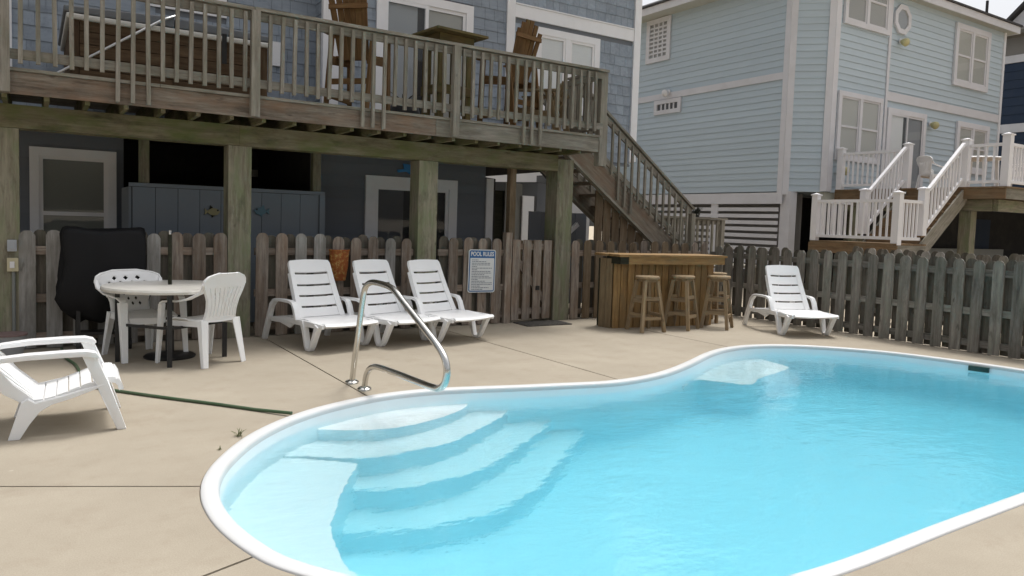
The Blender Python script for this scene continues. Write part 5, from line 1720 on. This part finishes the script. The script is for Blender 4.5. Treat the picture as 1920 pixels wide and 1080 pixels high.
def stool_proto():
    t = thing('bar_stool', None, 'stool', local=True)
    build('seat', MB().lathe([(0, 0.725), (0.155, 0.725), (0.168, 0.735), (0.168, 0.755), (0.158, 0.767), (0, 0.768)], 28), M['stool_wood'], t, smooth=35)
    build('apron', MB().box(-0.10, 0.10, -0.10, 0.10, 0.685, 0.7245), M['stool_wood'], t)
    feet = [(-1, -1), (1, -1), (1, 1), (-1, 1)]
    def lp(s, z):
        f = 0.10 + (0.185 - 0.10) * (1 - z / 0.70)
        return Vector((s[0] * f, s[1] * f, z))
    for s in feet:
        plank('leg', lp(s, 0.0), lp(s, 0.70), 0.042, 0.042, M['stool_wood'], t, (0, 1, 0))
    for i in range(4):
        for z in ((0.19, 0.46) if i % 2 == 0 else (0.23, 0.42)):
            p, q = lp(feet[i], z), lp(feet[(i + 1) % 4], z)
            d = (q - p).normalized() * 0.018
            plank('rung', p + d, q - d, 0.022, 0.045, M['stool_wood'], t)
    return t
s0 = stool_proto()
SG = 'wooden stools at the pool bar'
def put_stool(o, label, x, y, a):
    o.location = (x, y, 0); o.rotation_euler = (0, 0, R(a)); tag(o, label, None, SG)
put_stool(s0, 'round wooden bar stool before the left half of the bar front', 7.16, 7.62, -8)
put_stool(copy_tree(s0), 'round wooden bar stool before the middle right part of the bar front', 7.83, 7.60, 22)
put_stool(copy_tree(s0), 'round wooden bar stool at the right end of the bar, nearest the lone lounger', 8.42, 7.46, 30)
put_stool(copy_tree(s0), 'wooden bar stool mostly hidden behind the stool at the bar end', 8.98, 8.02, 5)

# ---------------------------------------------------------------- things on the upper deck
ZD = 2.736
tub = thing('hot_tub', 'wood sided hot tub under a grey cover on the upper deck', 'hot tub', (1.32, 9.9, ZD))
build('shell', MB().box(0.34, 2.30, 8.98, 10.85, ZD + 0.02, 3.36), M['tub_wood'], tub)
for k in range(5):
    z0 = ZD + 0.02 + k * 0.128
    bx('panel_board', 0.42, 1.30, 8.955, 8.978, z0, z0 + 0.12, M['tub_wood'], tub)
    bx('panel_board', 1.36, 2.22, 8.955, 8.978, z0, z0 + 0.12, M['tub_wood'], tub)
for x in (0.33, 1.302, 2.222):
    bx('stile', x, x + 0.085 if x != 1.302 else 1.358, 8.945, 8.978, ZD + 0.01, 3.37, M['tub_wood'], tub)
build('rim', MB().box(0.30, 2.34, 8.92, 10.9, 3.372, 3.43), M['tubrim'], tub, bevel=0.02)
cv = MB()
cv.hexa([Vector(p) for p in ((0.28, 8.93, 3.436), (1.31, 8.93, 3.436), (1.31, 10.9, 3.436), (0.28, 10.9, 3.436))], [Vector(p) for p in ((0.28, 8.93, 3.50), (1.31, 8.93, 3.55), (1.31, 10.9, 3.55), (0.28, 10.9, 3.50))])
cv.hexa([Vector(p) for p in ((1.325, 8.93, 3.436), (2.36, 8.93, 3.436), (2.36, 10.9, 3.436), (1.325, 10.9, 3.436))], [Vector(p) for p in ((1.325, 8.93, 3.55), (2.36, 8.93, 3.50), (2.36, 10.9, 3.50), (1.325, 10.9, 3.55))])
build('cover', cv, M['tubcover'], tub, bevel=0.015)
build('lifter_bar', MB().tube([(0.22, 8.90, 2.80), (0.6, 8.90, 3.07), (1.2, 8.90, 3.50), (1.32, 8.92, 3.56), (1.40, 9.2, 3.60)], 0.014, 8), M['alu'], tub, smooth=60)
build('strap', MB().box(1.80, 1.85, 8.915, 8.925, 3.12, 3.45), M['black'], tub)

def wooden_adk(label, x, y, f, seat_h, mat, name='bar_chair', bh=0.78):
    """slatted wooden adirondack style chair; seat_h 0.75 for the tall ones"""
    t = thing(name, label, 'chair', (x, y, ZD), math.atan2(f[1], f[0]), local=True)
    zs = seat_h
    for i in range(6):
        xx = 0.22 - 0.08 * i
        zz = zs + 0.02 - 0.012 * i
        plank('slat', (xx, -0.25, zz), (xx, 0.25, zz), 0.072, 0.02, mat, t)
    for k in range(6):
        yy = -0.19 + 0.076 * k
        top = zs + bh - 4.2 * yy * yy
        a, b = Vector((-0.20, yy * 0.88, zs - 0.08)), Vector((-0.42, yy * 1.15, top))
        plank('back_slat', a, b, 0.076, 0.018, mat, t, (1, 0, 0.25))
    for zz, xx in ((zs + 0.24, -0.315), (zs + bh - 0.24, -0.40 if bh > 0.6 else -0.335)):
        plank('back_cleat', (xx, -0.26, zz), (xx, 0.26, zz), 0.03, 0.06, mat, t)
    for sg in (-1, 1):
        plank('armrest', (-0.40, 0.30 * sg, zs + 0.245), (0.33, 0.31 * sg, zs + 0.265), 0.12, 0.024, mat, t)
        plank('leg', (0.27, 0.28 * sg, 0), (0.23, 0.28 * sg, zs + 0.25), 0.03, 0.09, mat, t, (1, 0, 0))
        plank('leg', (-0.42, 0.28 * sg, 0), (-0.26, 0.28 * sg, zs + 0.24), 0.03, 0.09, mat, t, (1, 0, 0))
        plank('side_rail', (0.27, 0.255 * sg, zs - 0.03), (-0.36, 0.255 * sg, zs - 0.11), 0.024, 0.11, mat, t)
        if seat_h > 0.6:
            plank('stretcher', (0.26, 0.255 * sg, 0.25), (-0.38, 0.255 * sg, 0.25), 0.024, 0.07, mat, t)
    if seat_h > 0.6:
        plank('foot_rest', (0.28, -0.28, 0.32), (0.28, 0.28, 0.32), 0.09, 0.024, mat, t)
        plank('stretcher', (-0.36, -0.27, 0.42), (-0.36, 0.27, 0.42), 0.024, 0.07, mat, t)
    return t
wooden_adk('tall brown slatted bar chair seen from behind left of the high table', 3.62, 9.40, (0.72, 0.69), 0.80, M['adk_wood'])
wooden_adk('tall brown slatted bar chair turned sideways right of the high table', 5.85, 9.35, (-0.25, 0.97), 0.80, M['adk_wood'])
wooden_adk('low light brown wooden chair near the right end of the deck', 6.28, 9.2, (-0.6, 0.8), 0.36, M['bar_grey'], 'low_chair', 0.42)
ht = thing('high_table', 'square weathered bar height table on the upper deck', 'table', (4.68, 9.0, ZD), R(6), local=True)
for i in range(6):
    yy = -0.31 + 0.124 * i
    plank('top_board', (-0.40, yy, 1.15), (0.40, yy, 1.15), 0.118, 0.03, M['table_wood'], ht)
for sg in (-1, 1):
    plank('apron', (-0.27, 0.21 * sg, 1.08), (0.27, 0.21 * sg, 1.08), 0.025, 0.10, M['table_wood'], ht)
    plank('apron', (0.27 * sg, -0.195, 1.08), (0.27 * sg, 0.195, 1.08), 0.025, 0.10, M['table_wood'], ht)
    for s2 in (-1, 1):
        plank('leg', (0.22 * sg, 0.16 * s2, 0), (0.22 * sg, 0.16 * s2, 1.03), 0.085, 0.085, M['table_wood'], ht, (0, 1, 0))
    plank('foot_rail', (0.265 * sg, -0.205, 0.42), (0.265 * sg, 0.205, 0.42), 0.03, 0.12, M['table_wood'], ht)
plank('foot_rail', (-0.30, -0.222, 0.42), (0.30, -0.222, 0.42), 0.03, 0.12, M['table_wood'], ht)
pot = thing('planter_pot', 'black rounded pot on the upper deck before the sliding door', 'pot', (4.48, 9.9, ZD), local=True)
build('body', MB().lathe([(0, 0), (0.14, 0), (0.20, 0.10), (0.22, 0.22), (0.19, 0.34), (0.15, 0.38), (0.13, 0.36), (0, 0.34)], 24), M['black'], pot, smooth=60)
pot_leaves = MB()
rr_ = random.Random(8)
for k in range(26):
    a = rr_.uniform(0, 6.28); e_ = rr_.uniform(0.15, 0.9); l = rr_.uniform(0.16, 0.3)
    p = Vector((0.03 * math.cos(a), 0.03 * math.sin(a), 0.34))
    q = p + Vector((math.cos(a) * math.cos(e_), math.sin(a) * math.cos(e_), math.sin(e_))) * l
    pot_leaves.ribbon([p, (p + q) / 2 + Vector((0, 0, 0.03)), q], [0.012, 0.03, 0.004], 0.003, (-math.sin(a), math.cos(a), 0))
build('leaves', pot_leaves, M['darkplant'], pot)

# dark spiky plant on the small landing's railing
sp_ = thing('potted_plant', 'dark spiky potted plant standing on the flat railing of the landing', 'plant', (10.95, 10.34, 1.666), local=True)
build('pot', MB().lathe([(0, 0), (0.045, 0), (0.06, 0.07), (0.055, 0.07), (0, 0.06)], 16), M['black'], sp_, smooth=40)
lf = MB()
for k in range(60):
    a = rr_.uniform(0, 6.28); e_ = rr_.uniform(-0.2, 1.3); l = rr_.uniform(0.07, 0.17)
    p = Vector((0, 0, 0.06))
    q = p + Vector((math.cos(a) * math.cos(e_), math.sin(a) * math.cos(e_), math.sin(e_))) * l
    lf.ribbon([p, (p + q) / 2 + Vector((0, 0, 0.015)), q], [0.012, 0.028, 0.005], 0.003, (-math.sin(a), math.cos(a), 0))
build('leaves', lf, M['darkplant'], sp_)

# weeds in the joint by the pool's left end
def weed(label, x, y, n, s, seed):
    r = random.Random(seed)
    mb = MB()
    for k in range(n):
        a = r.uniform(0, 6.28); e_ = r.uniform(0.1, 1.2); l = r.uniform(0.3, 1.0) * s
        p = Vector((x + r.uniform(-0.03, 0.03) * s * 8, y + r.uniform(-0.03, 0.03) * s * 8, 0.0))
        q = p + Vector((math.cos(a) * math.cos(e_), math.sin(a) * math.cos(e_), math.sin(e_))) * l
        mb.ribbon([p, (p + q) / 2 + Vector((0, 0, 0.12 * l)), q], [0.003, 0.007, 0.002], 0.0012, (-math.sin(a), math.cos(a), 0))
    o = build('weed', mb, M['leaf'])
    tag(o, label, 'weed', 'weeds at the pool edge')
weed('small green weed sprouting beside the pool rim near the hose end', 1.12, 4.95, 18, 0.07, 1)
weed('tiny dark weed tuft at the pool rim below the larger weed', 0.95, 4.71, 9, 0.03, 2)
